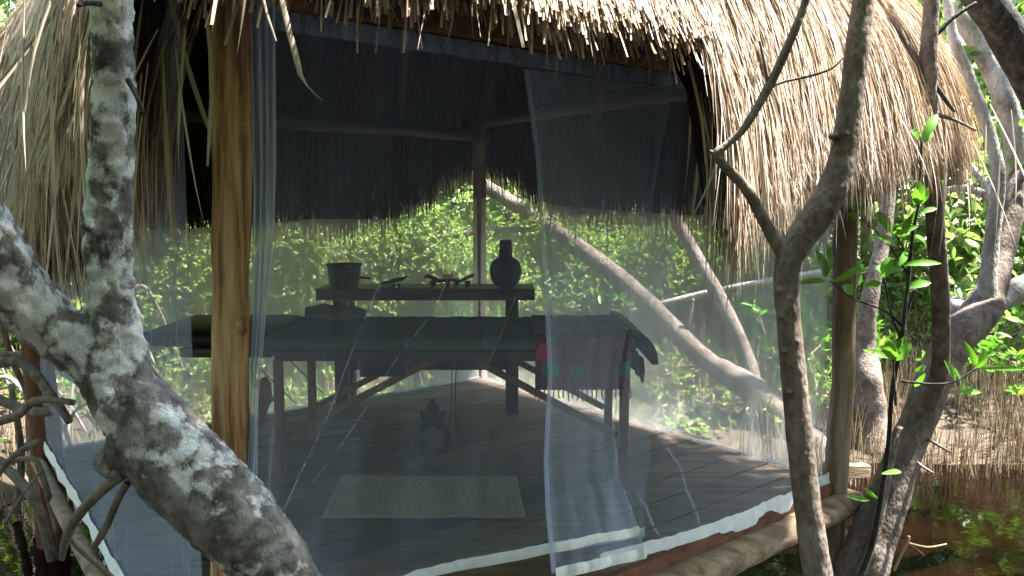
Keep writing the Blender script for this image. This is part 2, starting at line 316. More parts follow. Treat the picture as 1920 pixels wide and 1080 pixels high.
# ------------------------------------------------------------------ ground and water
WATER_Z = -0.55
def sm(a): a = min(1, max(0, a)); return a * a * (3 - 2 * a)
def ground_z(x, y):
    yb = 3.5
    h = -0.85 + 0.95 * sm((y - yb) / 5.5) + 0.42 * sm((-x - 2.7) / 1.2) * (1 - 0.6 * sm((y - yb) / 5.5)) + 0.35 * sm((-y - 0.2) / 1.5)
    return h + 0.07 * mnoise.noise(Vector((x * .9, y * .9, 0))) + 0.03 * mnoise.noise(Vector((x * 3, y * 3, 5)))
mb = MB()
xs = sorted(set([-60, -40, -28, -20] + [round(-14 + i * 0.25, 2) for i in range(113)] + [20, 28, 40, 60]))
ys = sorted(set([-40, -20, -10] + [round(-5 + i * 0.25, 2) for i in range(81)] + [18, 22, 30, 45, 70]))
mb.grid([[Vector((x, y, ground_z(x, y))) for x in xs] for y in ys])
o = part('ground', mb, M['mud']); o['kind'] = 'structure'
mb = MB(); mb.grid([[Vector((x, y, WATER_Z)) for x in (-25, -10, 0, 10, 25)] for y in (-12, 0, 6, 12)])
o = part('water', mb, M['water']); o['kind'] = 'structure'

# ------------------------------------------------------------------ the hut
hut = thing('thatched_hut', 'open timber hut on posts with shaggy palm thatch roof and board floor', 'hut', H(1.5, 1.5, 0))
def log_post(pts, rad, mat, sides=18, rough=0.10, ns=9):
    m = MB(); m.tube(pts, rad, sides=sides, sub=10, rough=rough, nscale=ns); return part('post', m, M[mat], hut)
p_front = log_post([H(0, 0, -1.0), H(0, 0, -0.2), pv(432, 900, 0), pv(433, 560, 0), pv(436, 200, 0), pv(430, -100, 0)], [0.05, 0.05, 0.043, 0.045, 0.048, 0.046], 'post')
kn = MB(); kc = pv(455, 610, -0.045); kn.tube([kc + V * 0.03, kc, kc - V * 0.012], [0.028, 0.020, 0.012], sides=12, rough=0.2, nscale=40); part('knot', kn, M['post'], p_front)
log_post([H(3, 0, -1.0), H(3.0, 0, 0), H(3.03, 0, 0.5), H(2.99, 0, 1.2), H(3.0, 0, 2.0)], [0.062, 0.058, 0.054, 0.056, 0.05], 'post_grey')
log_post([H(0, 3, -1.0), H(0, 3, 0), H(-0.02, 3, 0.8), H(0, 3, 2.0)], [0.085, 0.08, 0.075, 0.07], 'post_red')
log_post([H(3, 3, -1.0), H(3, 3, 0), H(3, 3, 2.0)], [0.058, 0.055, 0.05], 'post_grey')
for a, b, z in (((-0.25, 0.03), (3.2, 0.03), 1.90), ((-0.25, 3), (3.2, 3), 1.90), ((0.0, -0.3), (0.0, 3.2), 2.0), ((3, -0.2), (3, 3.2), 2.0)):
    m = MB(); m.tube([H(*a, z), H((a[0] + b[0]) / 2, (a[1] + b[1]) / 2, z + 0.01), H(*b, z)], [0.05, 0.055, 0.05], sides=12, sub=10, rough=0.1); part('wall_plate', m, M['post_red' if a[1] == 0.03 else 'dark_wood'], hut)  # all but the front plate toned dark for the shade under the roof
for t in range(8):
    a = 2 * math.pi * t / 8 + 0.35
    m = MB(); e = (1.6 + 1.75 * math.cos(a), 1.5 + 1.75 * math.sin(a)); m.tube([H(*e, 2.02), H(1.65, 1.5, 3.45)], [0.035, 0.03], sides=8, rough=0.1); part('rafter', m, M['dark_wood'], hut)  # dark tone stands in for roof interior shade
# platform: joists, planks, rim logs
plat = bpy.data.objects.new('platform', None); COL.objects.link(plat); plat.parent = hut; plat.empty_display_size = 0.1
npl = 17; w = S / npl
for i in range(npl):
    v0 = i * w; m = MB(); zz = random.uniform(-0.004, 0.003)
    ua, ub = random.uniform(-0.03, 0.0), S + random.uniform(0.0, 0.03)
    G = []
    nseg = 14; wob = [random.uniform(-0.004, 0.004) for _ in range(nseg + 1)]
    top = [[H(ua + (ub - ua) * k / nseg, v0 + (0.004 if e == 0 else w - 0.004) + wob[k] * (1 if e else .6), zz + 0.004 * mnoise.noise(Vector((i * 3.1, k * .4, e)))) for k in range(nseg + 1)] for e in (0, 1)]
    bot = [[p - Vector((0, 0, 0.03)) for p in row] for row in top]
    m.grid([bot[0], top[0], top[1], bot[1]])
    part('plank', m, M['plank'], plat, smooth=False)
for u in (0.35, 1.5, 2.65):
    m = MB(); m.tube([H(u, 0.0, -0.10), H(u, 3, -0.10)], [0.06, 0.06], sides=12, sub=8, rough=0.1); part('joist', m, M['post_red'], plat)
m = MB(); m.tube([H(-0.25, -0.035, -0.135), H(1, -0.04, -0.125), H(2, -0.035, -0.13), H(3.0, -0.04, -0.12)], [0.075, 0.07, 0.068, 0.066], sides=20, sub=12, rough=0.10, nscale=7); part('rim_log', m, M['log'], plat)
m = MB(); m.box(H(1.52, -0.014, -0.033), 3.0, 0.022, 0.06, (U, V, Vector((0, 0, 1)))); part('edge_board', m, M['plank_red'], plat, False)
m = MB(); m.tube([H(-0.05, -0.2, -0.08), H(-0.06, 1.5, -0.07), H(-0.05, 3.12, -0.05)], [0.04, 0.035, 0.035], sides=14, sub=10, rough=0.1); part('rim_log', m, M['log'], plat)
m = MB(); m.tube([H(3.05, -0.1, -0.1), H(3.05, 3.1, -0.1)], [0.05, 0.05], sides=12, sub=8, rough=0.1); part('rim_log', m, M['log'], plat)
m = MB(); m.tube([H(-0.1, 3.05, -0.1), H(3.1, 3.05, -0.1)], [0.05, 0.05], sides=12, sub=8, rough=0.1); part('rim_log', m, M['log'], plat)
m = MB(); m.box(pix(1585, 880, 4.0), 0.22, 0.10, 0.07, jit=0.01); part('cross_block', m, M['log'], hut, False, bevel=0.006)

# ---- thatch
CU, CV, HU, HV = 1.56, 1.45, 1.85, 2.05
PS = np.array([0, .5, .8, .9, .95, .985, 1.0, 1.0, .985]); PZ = np.array([3.75, 3.05, 2.42, 2.18, 1.99, 1.75, 1.5, 1.2, .8])
tt = np.concatenate([[0], np.cumsum(np.hypot(np.diff(PS) * 2.0, np.diff(PZ)))])
tf = np.linspace(0, tt[-1], 200); sf = np.interp(tf, tt, PS); zf = np.interp(tf, tt, PZ)
ker = np.ones(15) / 15; pad = lambda a: np.convolve(np.pad(a, 7, mode='edge'), ker, 'valid'); sf, zf = pad(sf), pad(zf)
def sstep(x, a, b): q = np.clip((x - a) / (b - a), 0, 1); return q * q * (3 - 2 * q)
T_FRONT = np.interp(0.925, sf[:150], tf[:150])
def surf(theta, t, inset=0.0, lift=0.0):
    c, s = np.cos(theta), np.sin(theta); r = (np.abs(c) ** 7 + np.abs(s) ** 7) ** (-1 / 7)
    ue, ve = c * r, s * r                                        # on the unit rounded square
    k = np.interp(t, tf, sf); z = np.interp(t, tf, zf)
    ss = k - inset / 2.0 + lift / 2.2
    front = sstep(-(CV + HV * ve), -0.25, 0.35) * sstep(-(CU + HU * ue), -1.75, -1.15)
    z = z - front * (0.10 * k ** 2 + 0.15 * sstep(t, T_FRONT - .55, T_FRONT + .05) ** 1.5) + lift * 0.7 - inset * 0.35
    return CU + HU * ue * ss, CV + HV * ve * ss, z, front
def t_at(zv): return np.interp(-zv, -zf, tf)
T_FRONT = np.interp(0.925, sf[:150], tf[:150])
def t_end(theta):
    c, s = np.cos(theta), np.sin(theta); r = (np.abs(c) ** 7 + np.abs(s) ** 7) ** (-1 / 7)
    u, v = CU + HU * c * r, CV + HV * s * r
    trim = (v < 0.02) & (u < 1.30)
    zb = 1.30 + 0.06 * (u > 2.9) + 0.30 * np.exp(-((u - 3.3) ** 2 + (v - 3.3) ** 2) / 0.35) + 0.02 * np.sin(theta * 9) + 0.16 * (v < 0.0) + 0.08 * sstep(u, 2.0, 3.0) * (v < 0.6)
    zb = np.where((u < .4) & (v < 1.4), 1.24 + 0.30 * (1 - sstep(v, 0.0, 1.0)), zb)
    return np.where(trim, T_FRONT + 0.02 * np.sin(u * 11), t_at(zb)), trim
def to_world(u, v, z):
    return np.stack([F0.x + U.x * u + V.x * v, F0.y + U.y * u + V.y * v, z], -1)
HC = np.array(H(1.5, 1.5, 0))
def blades(n, theta, t0, ln, width, inset, lift0, lift1, drift, overshoot, cut):
    K = 5; te, trim = t_end(theta)
    t1 = np.minimum(t0 + ln, te + np.where(trim, overshoot * .45, overshoot)); t0 = np.minimum(t0, t1 - 0.08)
    q = np.linspace(0, 1, K)
    T = t0[:, None] + (t1 - t0)[:, None] * q
    TH = theta[:, None] + drift[:, None] * q ** 1.4 / 2.0 * (t1 - t0)[:, None]
    LF = lift0[:, None] + (lift1 - lift0)[:, None] * q ** 2
    u, v, z, _ = surf(TH, T, inset[:, None] + 0 * T, LF)
    P = to_world(u, v, z)
    tang = np.gradient(P, axis=1); tang /= np.linalg.norm(tang, axis=2, keepdims=True) + 1e-9
    out = P - np.array(H(CU, CV, 0)); out[..., 2] = 0.6; out /= np.linalg.norm(out, axis=2, keepdims=True)
    tw = rng.normal(0, 0.35, (n, 1, 1)); side = np.cross(tang, out); side /= np.linalg.norm(side, axis=2, keepdims=True) + 1e-9
    wv = side * np.cos(tw) + out * np.sin(tw)
    prof = np.where((trim & cut)[:, None], np.array([.7, 1, 1, 1, .85]), np.array([.6, 1, .9, .6, .08]))
    W = (width[:, None] * prof)[..., None]
    A, B = P - wv * W / 2, P + wv * W / 2
    VV = np.stack([A, B], 2).reshape(n * K * 2, 3)
    base = (np.arange(n) * K * 2)[:, None]
    i = np.arange(K - 1) * 2
    Fq = np.stack([i, i + 1, i + 3, i + 2], -1)[None] + base[:, :, None]
    return VV, Fq.reshape(-1, 4)
def rand_theta(n):  # favour the sides that face the camera: front (-v), left (-u) and the right corner
    th = rng.uniform(-math.pi, math.pi, n); return th
sets = []
def vis_theta(n):
    a = rng.uniform(-math.pi * 1.02, math.pi * 0.28, n); return a
n = 98000; th = vis_theta(n); te, _ = t_end(th)
t0 = te - 0.1 - rng.uniform(0, 1, n) ** 1.25 * 2.0
sets.append(blades(n, th, np.maximum(t0, .35), rng.uniform(.3, .65, n), rng.uniform(.0022, .0068, n), rng.uniform(0, .03, n), rng.uniform(-.01, .012, n), rng.uniform(-.005, .035, n), rng.normal(0, .09, n), rng.normal(0, .05, n), rng.uniform(0, 1, n) < .9))
n = 9000; th = rng.uniform(math.pi * .2, math.pi * 1.02, n); te, _ = t_end(th)
t0 = te - 0.1 - rng.uniform(0, 1, n) ** 1.2 * 2.0
sets.append(blades(n, th, np.maximum(t0, .35), rng.uniform(.4, .8, n), rng.uniform(.008, .016, n), rng.uniform(0, .03, n), rng.uniform(-.02, .02, n), rng.uniform(0, .06, n), rng.normal(0, .10, n), rng.normal(0, .06, n), rng.uniform(0, 1, n) < .9))
# hanging fringe, all round, several layers deep
n = 26000; th = rand_theta(n); te, trim = t_end(th)
keep = ~trim | (rng.uniform(0, 1, n) < .5); th = th[keep]; n = len(th); te, trim = t_end(th)
sets.append(blades(n, th, te - rng.uniform(.25, .6, n), np.full(n, 1.0), rng.uniform(.003, .009, n), np.where(trim, rng.uniform(0, .12, n), np.where((np.sin(th) > -.3) & (np.cos(th) > -.8), rng.uniform(-.03, .03, n), np.where(np.cos(th) > -.5, rng.uniform(0, .12, n), rng.uniform(0, .30, n)))), rng.uniform(-.01, .02, n), rng.uniform(-.02, .05, n), rng.normal(0, .07, n), rng.normal(0, 0.05, n) + rng.exponential(.05, n), rng.uniform(0, 1, n) < .8))
VV = []; FF = []; off = 0
for a, b in sets: VV.append(a); FF.append(b + off); off += len(a)
thatch_me = mesh_np('roof', np.concatenate(VV) - HC, np.concatenate(FF))
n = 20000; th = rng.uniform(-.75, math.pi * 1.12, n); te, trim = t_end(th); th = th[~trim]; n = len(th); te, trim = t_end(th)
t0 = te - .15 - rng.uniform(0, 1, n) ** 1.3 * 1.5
lv, lf = blades(n, th, np.maximum(t0, .4), rng.uniform(.35, .7, n), rng.uniform(.005, .013, n), rng.uniform(.06, .19, n), rng.uniform(-.02, .01, n), rng.uniform(-.03, .03, n), rng.normal(0, .10, n), rng.normal(-.05, .08, n) + rng.exponential(.06, n), np.zeros(n, bool))  # extra strand layer in the shade tone, darkening the roof underside
# inner shell that closes the roof
roof = bpy.data.objects.new('roof', None); COL.objects.link(roof); roof.parent = hut; roof.empty_display_size = 0.1
o = link('thatch', thatch_me, M['thatch'], roof, smooth=False); o['kind'] = 'stuff'
o = link('thatch_lining', mesh_np('thatch_lining', lv - HC, lf), M['thatch_shade'], roof, smooth=False); o['kind'] = 'stuff'
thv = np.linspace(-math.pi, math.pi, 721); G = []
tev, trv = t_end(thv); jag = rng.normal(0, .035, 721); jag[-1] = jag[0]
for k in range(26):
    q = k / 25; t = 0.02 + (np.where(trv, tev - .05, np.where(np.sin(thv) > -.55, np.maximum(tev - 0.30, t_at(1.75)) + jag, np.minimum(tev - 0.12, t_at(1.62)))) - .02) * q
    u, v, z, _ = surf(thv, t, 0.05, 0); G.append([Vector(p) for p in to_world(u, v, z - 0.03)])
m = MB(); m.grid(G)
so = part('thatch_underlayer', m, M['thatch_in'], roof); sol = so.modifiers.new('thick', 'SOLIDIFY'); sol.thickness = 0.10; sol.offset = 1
# separate palm leaf strips that can be told apart
leafm = []
for k in range(8):
    m = MB(); L_ = random.uniform(.38, .62); nseg = 9; bend = random.uniform(-.10, .10); out = random.uniform(.02, .10); wd = random.uniform(.012, .019); G = []
    tw = random.uniform(-.8, .8)
    for i in range(nseg + 1):
        q = i / nseg; c = Vector((bend * q * q, -out * math.sin(q * 1.6), -L_ * q)); ww = wd * (0.55 + 0.9 * q if q < .5 else 2.0 * (1 - q) + 0.02) ; a = tw * q
        sx = Vector((math.cos(a), math.sin(a), 0)); fold = Vector((0, 0.25 * ww, 0))
        G.append([c - sx * ww / 2 + fold, c, c + sx * ww / 2 + fold])
    m.grid(G); me = bpy.data.meshes.new('palm_leaf'); me.from_pydata(m.v, [], m.f); me.materials.append(M['palm_grey']); me.polygons.foreach_set('use_smooth', np.ones(len(me.polygons), bool)); leafm.append(me)
def hang_leaf(P, face, scale=1.0):
    o = bpy.data.objects.new('palm_leaf', random.choice(leafm)); COL.objects.link(o); o.parent = roof
    o.location = Vector(P) - hut.location; o.rotation_euler = (random.gauss(0, .12), random.gauss(0, .16), face + random.gauss(0, .35)); s_ = scale * random.uniform(.75, 1.25); o.scale = (s_, s_, s_)
for i in range(150):     # left side, hanging past the front post
    v = random.uniform(-0.02, 2.4) ** 1.0 if i % 3 else random.uniform(-0.02, 0.5)
    u = random.uniform(-0.34, 0.0) if v < .5 else random.uniform(-0.34, -0.1)
    hang_leaf(H(u, v, random.uniform(1.62, 2.0)), math.atan2(V.y, V.x) + math.pi, 1.0)
for i in range(34):      # right of the doorway and round the right corner
    u = random.uniform(1.36, 3.3); hang_leaf(H(u, random.uniform(-.60, -.45), random.uniform(1.6, 1.78)), ANG, .9)
for i in range(44):      # leaves closing the cut edge of the thatch beside the doorway
    hang_leaf(H(random.uniform(1.38, 1.50), random.uniform(-.58, -.25), random.uniform(1.66, 1.84)), ANG + 1.2, random.uniform(.6, 1.0))
for i in range(16):      # odd leaves poking from the trimmed front eave
    u = random.uniform(-.1, 1.3); hang_leaf(H(u, random.uniform(-.42, -.30), random.uniform(1.84, 1.90)), ANG, random.uniform(.16, .4))
# the long leaf dangling in front of the doorway, and the two by the post
def strip(pts, wd, mat, v=-0.36):
    m = MB(); G = []
    P = [pv(x, y, v) for x, y in pts]; nP = len(P)
    for i, p in enumerate(P):
        ww = wd[i]; G.append([p - U * ww / 2, p - V * ww * .2, p + U * ww / 2])
    m.grid(G); return part('palm_leaf', m, M[mat], roof)
strip([(522, -30), (533, 20), (545, 70), (556, 110), (563, 140), (575, 160), (590, 176), (604, 188)], [.012, .013, .014, .015, .011, .005, .003, .001], 'palm_grey')
strip([(490, -20), (500, 25), (512, 60), (518, 77)], [.006, .006, .005, .003], 'palm_grey')
strip([(386, 20), (394, 90), (397, 180), (393, 250), (389, 312)], [.008, .010, .010, .009, .005], 'palm_grey', -0.05)

# ------------------------------------------------------------------ mosquito nets
def curve_eval(pts, q):
    P = [Vector(p) for p in pts]
    if len(P) == 1: return P[0]
    L = [0]
    for a, b in zip(P[:-1], P[1:]): L.append(L[-1] + (b - a).length)
    d = q * L[-1]
    for i in range(len(P) - 1):
        if d <= L[i + 1] or i == len(P) - 2:
            t = (d - L[i]) / max(1e-6, L[i + 1] - L[i]); return P[i].lerp(P[i + 1], t)
def net_grid(top, bot, nrm, nu=90, nv=44, fold=0.02, nf=9, bulge=0.0, sag=0.0, seed=0, power=1.0):
    G = []
    for j in range(nv + 1):
        b = j / nv; row = []
        for i in range(nu + 1):
            a = i / nu; t = curve_eval(top, a); d = curve_eval(bot, a)
            z = t.z + (d.z - t.z) * b; h_ = b ** power; p = Vector((t.x + (d.x - t.x) * h_, t.y + (d.y - t.y) * h_, z))
            f = math.sin(a * nf * 2 * math.pi + 2.2 * mnoise.noise(Vector((a * 4, b * 1.2, seed)))) * 0.25 + 1.5 * mnoise.noise(Vector((a * nf * 1.3, b * 1.2, seed + 7))) + .5 * mnoise.noise(Vector((a * nf * 4, b * 3, seed + 9)))
            p += nrm * (fold * f * (0.35 + 0.65 * b) * (1 - 0.75 * max(0, b - .85) / .15) + bulge * math.sin(math.pi * b))
            row.append(p)
        G.append(row)
    return G
def hem_strip(row, nrm, hgt=0.045, seed=0):
    G0, G1, G2 = [], [], []
    n = len(row); fine = []
    for i in range(n - 1):
        for k in range(3): fine.append(row[i].lerp(row[i + 1], k / 3))
    fine.append(row[-1])
    for i, p in enumerate(fine):
        w1 = mnoise.noise(Vector((p.x * 6, p.y * 6, seed))); w2 = mnoise.noise(Vector((p.x * 22, p.y * 22, seed + 3)))
        c = p + nrm * (0.010 + 0.008 * w1) + Vector((0, 0, 0.0025 * w2))
        G0.append(c + Vector((0, 0, hgt * (0.55 + .05 * w2)))); G1.append(c + nrm * (0.006 + 0.006 * w2)); G2.append(c + nrm * (0.004 * w1) - Vector((0, 0, hgt * (0.45 + .07 * w1 + .05 * w2))))
    m = MB(); m.grid([G0, G1, G2]); return m
def ribbon(P, wd, side, off):
    m = MB(); m.grid([[p + off - side * wd / 2 for p in P], [p + off + side * wd / 2 for p in P]]); return m
def curve_smooth(P, q):
    x = q * (len(P) - 1); i = min(int(x), len(P) - 2); t = x - i; p0, p1, p2, p3 = P[max(i - 1, 0)], P[i], P[i + 1], P[min(i + 2, len(P) - 1)]
    return 0.5 * ((2 * p1) + (p2 - p0) * t + (2 * p0 - 5 * p1 + 4 * p2 - p3) * t * t + (3 * p1 - p0 - 3 * p2 + p3) * t ** 3)
def near_pts(G, pts, n=7):
    """points of a net surface that lie along a polyline drawn over the photograph"""
    A = np.array([[tuple(p) for p in r] for r in G]); Q = proj(A).reshape(-1, 2); A = A.reshape(-1, 3); out = []
    P = [Vector((x, y, 0)) for x, y in pts]
    for k in range(n):
        q = curve_eval(P, k / (n - 1)); d = (Q[:, 0] - q.x) ** 2 + (Q[:, 1] - q.y) ** 2; idx = np.argsort(d)[:4]; wgt = 1 / (d[idx] + 4)
        out.append(Vector((A[idx] * wgt[:, None]).sum(0) / wgt.sum()))
    out = [curve_smooth(out, k / 44) for k in range(45)]; n = 45
    for _ in range(2): out = [out[0]] + [(out[i - 1] + out[i] * 2 + out[i + 1]) / 4 for i in range(1, n - 1)] + [out[-1]]
    return out
NF, NL = -V, -U
net = thing('mosquito_net', 'wide front mosquito net closing the doorway beside the gathered curtain, hem lying on floor', 'mosquito net', H(.8, 0, 0))
G1 = net_grid([H(0.10, 0, 1.84), H(1.80, 0, 1.84)], [H(.12, .10, .02), pz(640, 1120, .02), pz(780, 1078, .02), pz(900, 1052, .02), pz(1030, 1027, .02), pz(1205, 997, .02)], NF, fold=.026, nf=5, seed=1)
m = MB(); m.grid(G1); part('netting', m, M['net'], net)
part('hem', hem_strip(G1[-1], NF, .045, 1), M['hem'], net)
part('top_band', hem_strip([p - Vector((0, 0, .03)) for p in G1[0]], NF, .05, 11), M['seam'], net)
for pts in ([(775, 380), (700, 545), (615, 760), (515, 985)], [(888, 385), (793, 600), (690, 740), (560, 930)], [(1004, 440), (940, 600), (905, 690)], [(508, 800), (500, 900), (482, 960)]):
    P = near_pts(G1, pts); part('seam', ribbon(P, .0045, U, NF * .024), M['seam'], net)
net = thing('mosquito_net', 'front mosquito net stretched to the weathered corner post, white hem over the rim log', 'mosquito net', H(2.3, 0, 0))
G2 = net_grid([H(1.62, -.015, 1.84), H(2.97, -.015, 1.80)], [pz(1120, 1060, .0), pz(1300, 1010, .0), pz(1400, 974, .0), pz(1500, 927, .0), pz(1566, 893, .0)], NF, fold=.024, nf=6, bulge=-.02, seed=2, power=1.6)
m = MB(); m.grid(G2); part('netting', m, M['net'], net)
part('hem', hem_strip(G2[-1], NF, .085, 2), M['hem'], net)
part('top_band', hem_strip([p - Vector((0, 0, .03)) for p in G2[0]], NF, .05, 12), M['seam'], net)
for pts in ([(1213, 790), (1265, 865), (1305, 980)], [(1190, 920), (1228, 1000)]):
    P = near_pts(G2, pts); part('crease', ribbon(P, .016, U, NF * .018), M['net_flap'], net)
net = thing('mosquito_net', 'loose mosquito net door flap with white taped edge, hanging over the front nets', 'mosquito net', H(1.5, 0, 0))
le = [(985, 130), (1008, 300), (1015, 430), (1024, 560), (1030, 700), (1022, 860), (1026, 960), (1037, 1074)]
re = [(1258, 165), (1215, 400), (1182, 560), (1158, 700), (1150, 820), (1160, 900), (1185, 960), (1208, 1036)]
G3 = []
LE = [Vector((x, y, 0)) for x, y in le]; RE = [Vector((x, y, 0)) for x, y in re]
for j in range(61):
    b = j / 60; l, r = curve_eval(LE, b), curve_eval(RE, b); row = []
    for i in range(61):
        a = i / 60; x, y = l.lerp(r, a).x, l.lerp(r, a).y
        f = .5 * math.sin(a * a * 2.2 * 2 * math.pi + 3 * mnoise.noise(Vector((a * 2, b * 1.1, 3)))) + 1.6 * mnoise.noise(Vector((a * 5, b * 1.3, 8))) + .5 * mnoise.noise(Vector((a * 14, b * 2, 9)))
        row.append(pv(x, y, -.06 - .012 * f * (.3 + b) - .05 * b))
    G3.append(row)
m = MB(); m.grid(G3); part('netting', m, M['net_flap'], net)
part('edge_tape', ribbon([r[0] for r in G3], .020, U, NF * .004), M['tape'], net)
part('edge_tape', ribbon([r[-1] for r in G3], .007, U, NF * .004), M['seam'], net)
part('hem', hem_strip(G3[-1], NF, .04, 4), M['hem'], net)
part('hem', hem_strip(near_pts(G3, [(1040, 1030), (1120, 1012), (1200, 992)]), NF, .035, 5), M['hem'], net)
net = thing('mosquito_net', 'pale blue net curtain gathered tightly along the peeled front post', 'mosquito net', H(.2, 0, 0))
le = [Vector((x, y, 0)) for x, y in [(468, -10), (474, 300), (474, 560), (466, 780), (462, 920), (455, 1090)]]
re = [Vector((x, y, 0)) for x, y in [(516, -10), (518, 300), (514, 440), (498, 600), (484, 760), (482, 930), (480, 1090)]]
G4 = []
for j in range(61):
    b = j / 60; l, r = curve_eval(le, b), curve_eval(re, b); row = []
    for i in range(49):
        a = i / 48; x, y = l.x + (r.x - l.x) * a, l.y + (r.y - l.y) * a
        f = math.sin(a * 3.5 * 2 * math.pi + 2.5 * mnoise.noise(Vector((a * 2, b * 3, 3)))) + .5 * mnoise.noise(Vector((a * 12, b * 9, 8)))
        row.append(pv(x, y, -.012 - .018 * f))
    G4.append(row)
m = MB(); m.grid(G4); part('netting', m, M['curtain'], net)
net = thing('mosquito_net', 'sagging side mosquito net with white hem below the lichen covered trunk', 'mosquito net', H(0, 1.5, 0))
G5 = net_grid([H(-.02, .06, 1.9), H(-.02, 2.93, 1.9)], [H(-.03, .05, .03), pz(318, 1230, .03), pz(222, 1068, .03), pz(152, 945, .03), pz(88, 838, .03)], NL, fold=.014, nf=9, seed=5, power=2.2)
m = MB(); m.grid(G5); part('netting', m, M['net_side'], net)
part('hem', hem_strip(G5[-1], NL, .075, 6), M['hem'], net)
net = thing('mosquito_net', 'rear mosquito net behind the shelf with the clay jug', 'mosquito net', H(1.5, 3, 0))
G6 = net_grid([H(.06, 2.97, 1.25), H(.8, 2.97, 1.20), H(1.6, 2.97, 1.27), H(2.3, 2.97, 1.26), H(2.95, 2.97, 1.42)], [H(.06, 2.95, .01), H(2.95, 2.95, .01)], V, fold=.02, nf=7, seed=6)
m = MB(); m.grid(G6); part('netting', m, M['net_back'], net)
part('hem', hem_strip(G6[-1], -V, .02, 7), M['tape'], net)
net = thing('mosquito_net', 'second layer of rear netting beside the gathered curtain', 'mosquito net', H(1.0, 3, 0))
G7 = net_grid([H(.8, 2.93, 1.22), H(1.75, 2.93, 1.25)], [H(.75, 2.92, .012), H(1.9, 2.92, .012)], V, fold=.02, nf=5, seed=7)
m = MB(); m.grid(G7); part('netting', m, M['net_back'], net)
net = thing('mosquito_net', 'right rear mosquito net in front of the leaning grey branch', 'mosquito net', H(3, 1.5, 0))
G8 = net_grid([H(2.97, .06, 1.36), H(2.97, .9, 1.30), H(2.97, 1.6, 1.33), H(2.97, 2.93, 1.42)], [H(2.96, .05, .01), H(2.96, 2.93, .01)], U, fold=.02, nf=7, seed=8)
m = MB(); m.grid(G8); part('netting', m, M['net_back'], net)
part('hem', hem_strip(G8[-1], -U, .02, 8), M['seam'], net)
net = thing('mosquito_net', 'extra sheet of rear netting beside the rounded end of the massage table', 'mosquito net', H(3, 2, 0))
uvA, uvB = loc_uv(pu(1178, 600, 2.93)), loc_uv(pu(1262, 600, 2.93))
G9 = net_grid([H(2.93, uvB[1], 1.30), H(2.93, uvA[1], 1.31)], [H(2.92, uvB[1], .012), H(2.92, uvA[1] + .1, .012)], U, fold=.015, nf=2, seed=9)
m = MB(); m.grid(G9); part('netting', m, M['net_back'], net)

# ------------------------------------------------------------------ massage table and what lies on it
ZT = 0.72; Xa, Xb, Ya, Yb = -1.17, 0.60, 3.66, 4.40
tab = thing('massage_table', 'wooden massage table with dark padding and folding braced legs', 'massage table', ((Xa + Xb) / 2, (Ya + Yb) / 2, 0.004))
m = MB(); m.box(((Xa + Xb) / 2, (Ya + Yb) / 2, ZT - .035), Xb - Xa, Yb - Ya, .06); part('padding', m, M['black_vinyl'], tab, bevel=.02)
for y in (Ya + .03, Yb - .03):
    m = MB(); m.box(((Xa + Xb) / 2, y, ZT - .085), Xb - Xa - .05, .022, .05); part('side_rail', m, M['dark_wood'], tab, False, bevel=.003)
for x in (Xa + .03, Xb - .05):
    m = MB(); m.box((x, (Ya + Yb) / 2, ZT - .085), .022, Yb - Ya - .09, .05); part('end_rail', m, M['dark_wood'], tab, False, bevel=.003)
    for y in (Ya + .06, Yb - .06):
        m = MB(); m.box((x, y, .31), .045, .03, .60); part('leg', m, M['table_wood'], tab, False, bevel=.004)
for y in (Ya + .10, Yb - .10):
    for x0, x1, z1 in ((-.35, Xa + .05, .22), (-.22, Xb - .08, .22)):
        a, b = Vector((x0, y, ZT - .10)), Vector((x1, y, z1)); d = (b - a).normalized(); s_ = Vector((0, 1, 0))
        m = MB(); m.box((a + b) / 2, (b - a).length, .018, .035, (d, s_, d.cross(s_))); part('brace', m, M['table_wood'], tab, False, bevel=.003)
m = MB(); G = []
pp = [(484, 712), (497, 707), (507, 720), (508, 742), (514, 752), (505, 757), (500, 772), (492, 800), (484, 805)]
f_ = [pix(x, y, Ya + .03) for x, y in pp]; b_ = [p + Vector((0, .02, 0)) for p in f_]; k = len(f_)
m.add(f_ + b_, [tuple(range(k)), tuple(range(k, 2 * k))[::-1]] + [(i, (i + 1) % k, (i + 1) % k + k, i + k) for i in range(k)]); part('end_panel', m, M['table_wood'], tab, False)
m = MB()                                                        # padded headrest beyond the left end
m.box((-1.50, 4.03, ZT - .012), .64, .66, .075); part('headrest', m, M['black_vinyl'], tab, bevel=.034)
m = MB(); m.box((-1.43, 4.03, ZT - .095), .46, .44, .05); part('headrest_base', m, M['dark_wood'], tab, bevel=.01)
for y in (3.93, 4.13):
    m = MB(); m.box((-1.27, y, ZT - .10), .34, .02, .02); part('cradle_arm', m, M['table_wood'], tab, False)
m = MB(); Gd = []                                                # rounded drooping end cushion on the right
for i in range(13):
    q = i / 12; a = q * R(95)
    Gd.append([Vector((Xb - .04 + .11 * math.sin(a), y, ZT - .11 + .12 * math.cos(a))) for y in np.linspace(Ya - .01, Yb, 9)])
m.grid(Gd); e = part('end_flap', m, M['black_vinyl'], tab); sd = e.modifiers.new('t', 'SOLIDIFY'); sd.thickness = .03
for dx in (0, .03):
    m = MB(); m.tube([Vector((-.30 + dx, Ya + .12, ZT - .09)), Vector((-.30 + dx * .6, Ya + .13, .45)), Vector((-.31 + dx, Ya + .12, .22))], [.0025] * 3, sides=6); part('cable', m, M['cord'], tab)
for a, b in (((540, 672), (608, 740)), ((486, 690), (556, 758))):
    m = MB(); m.tube([pix(*a, Yb - .06), pix(*b, Yb - .02)], [.003, .003], sides=6); part('cable', m, M['cord'], tab)
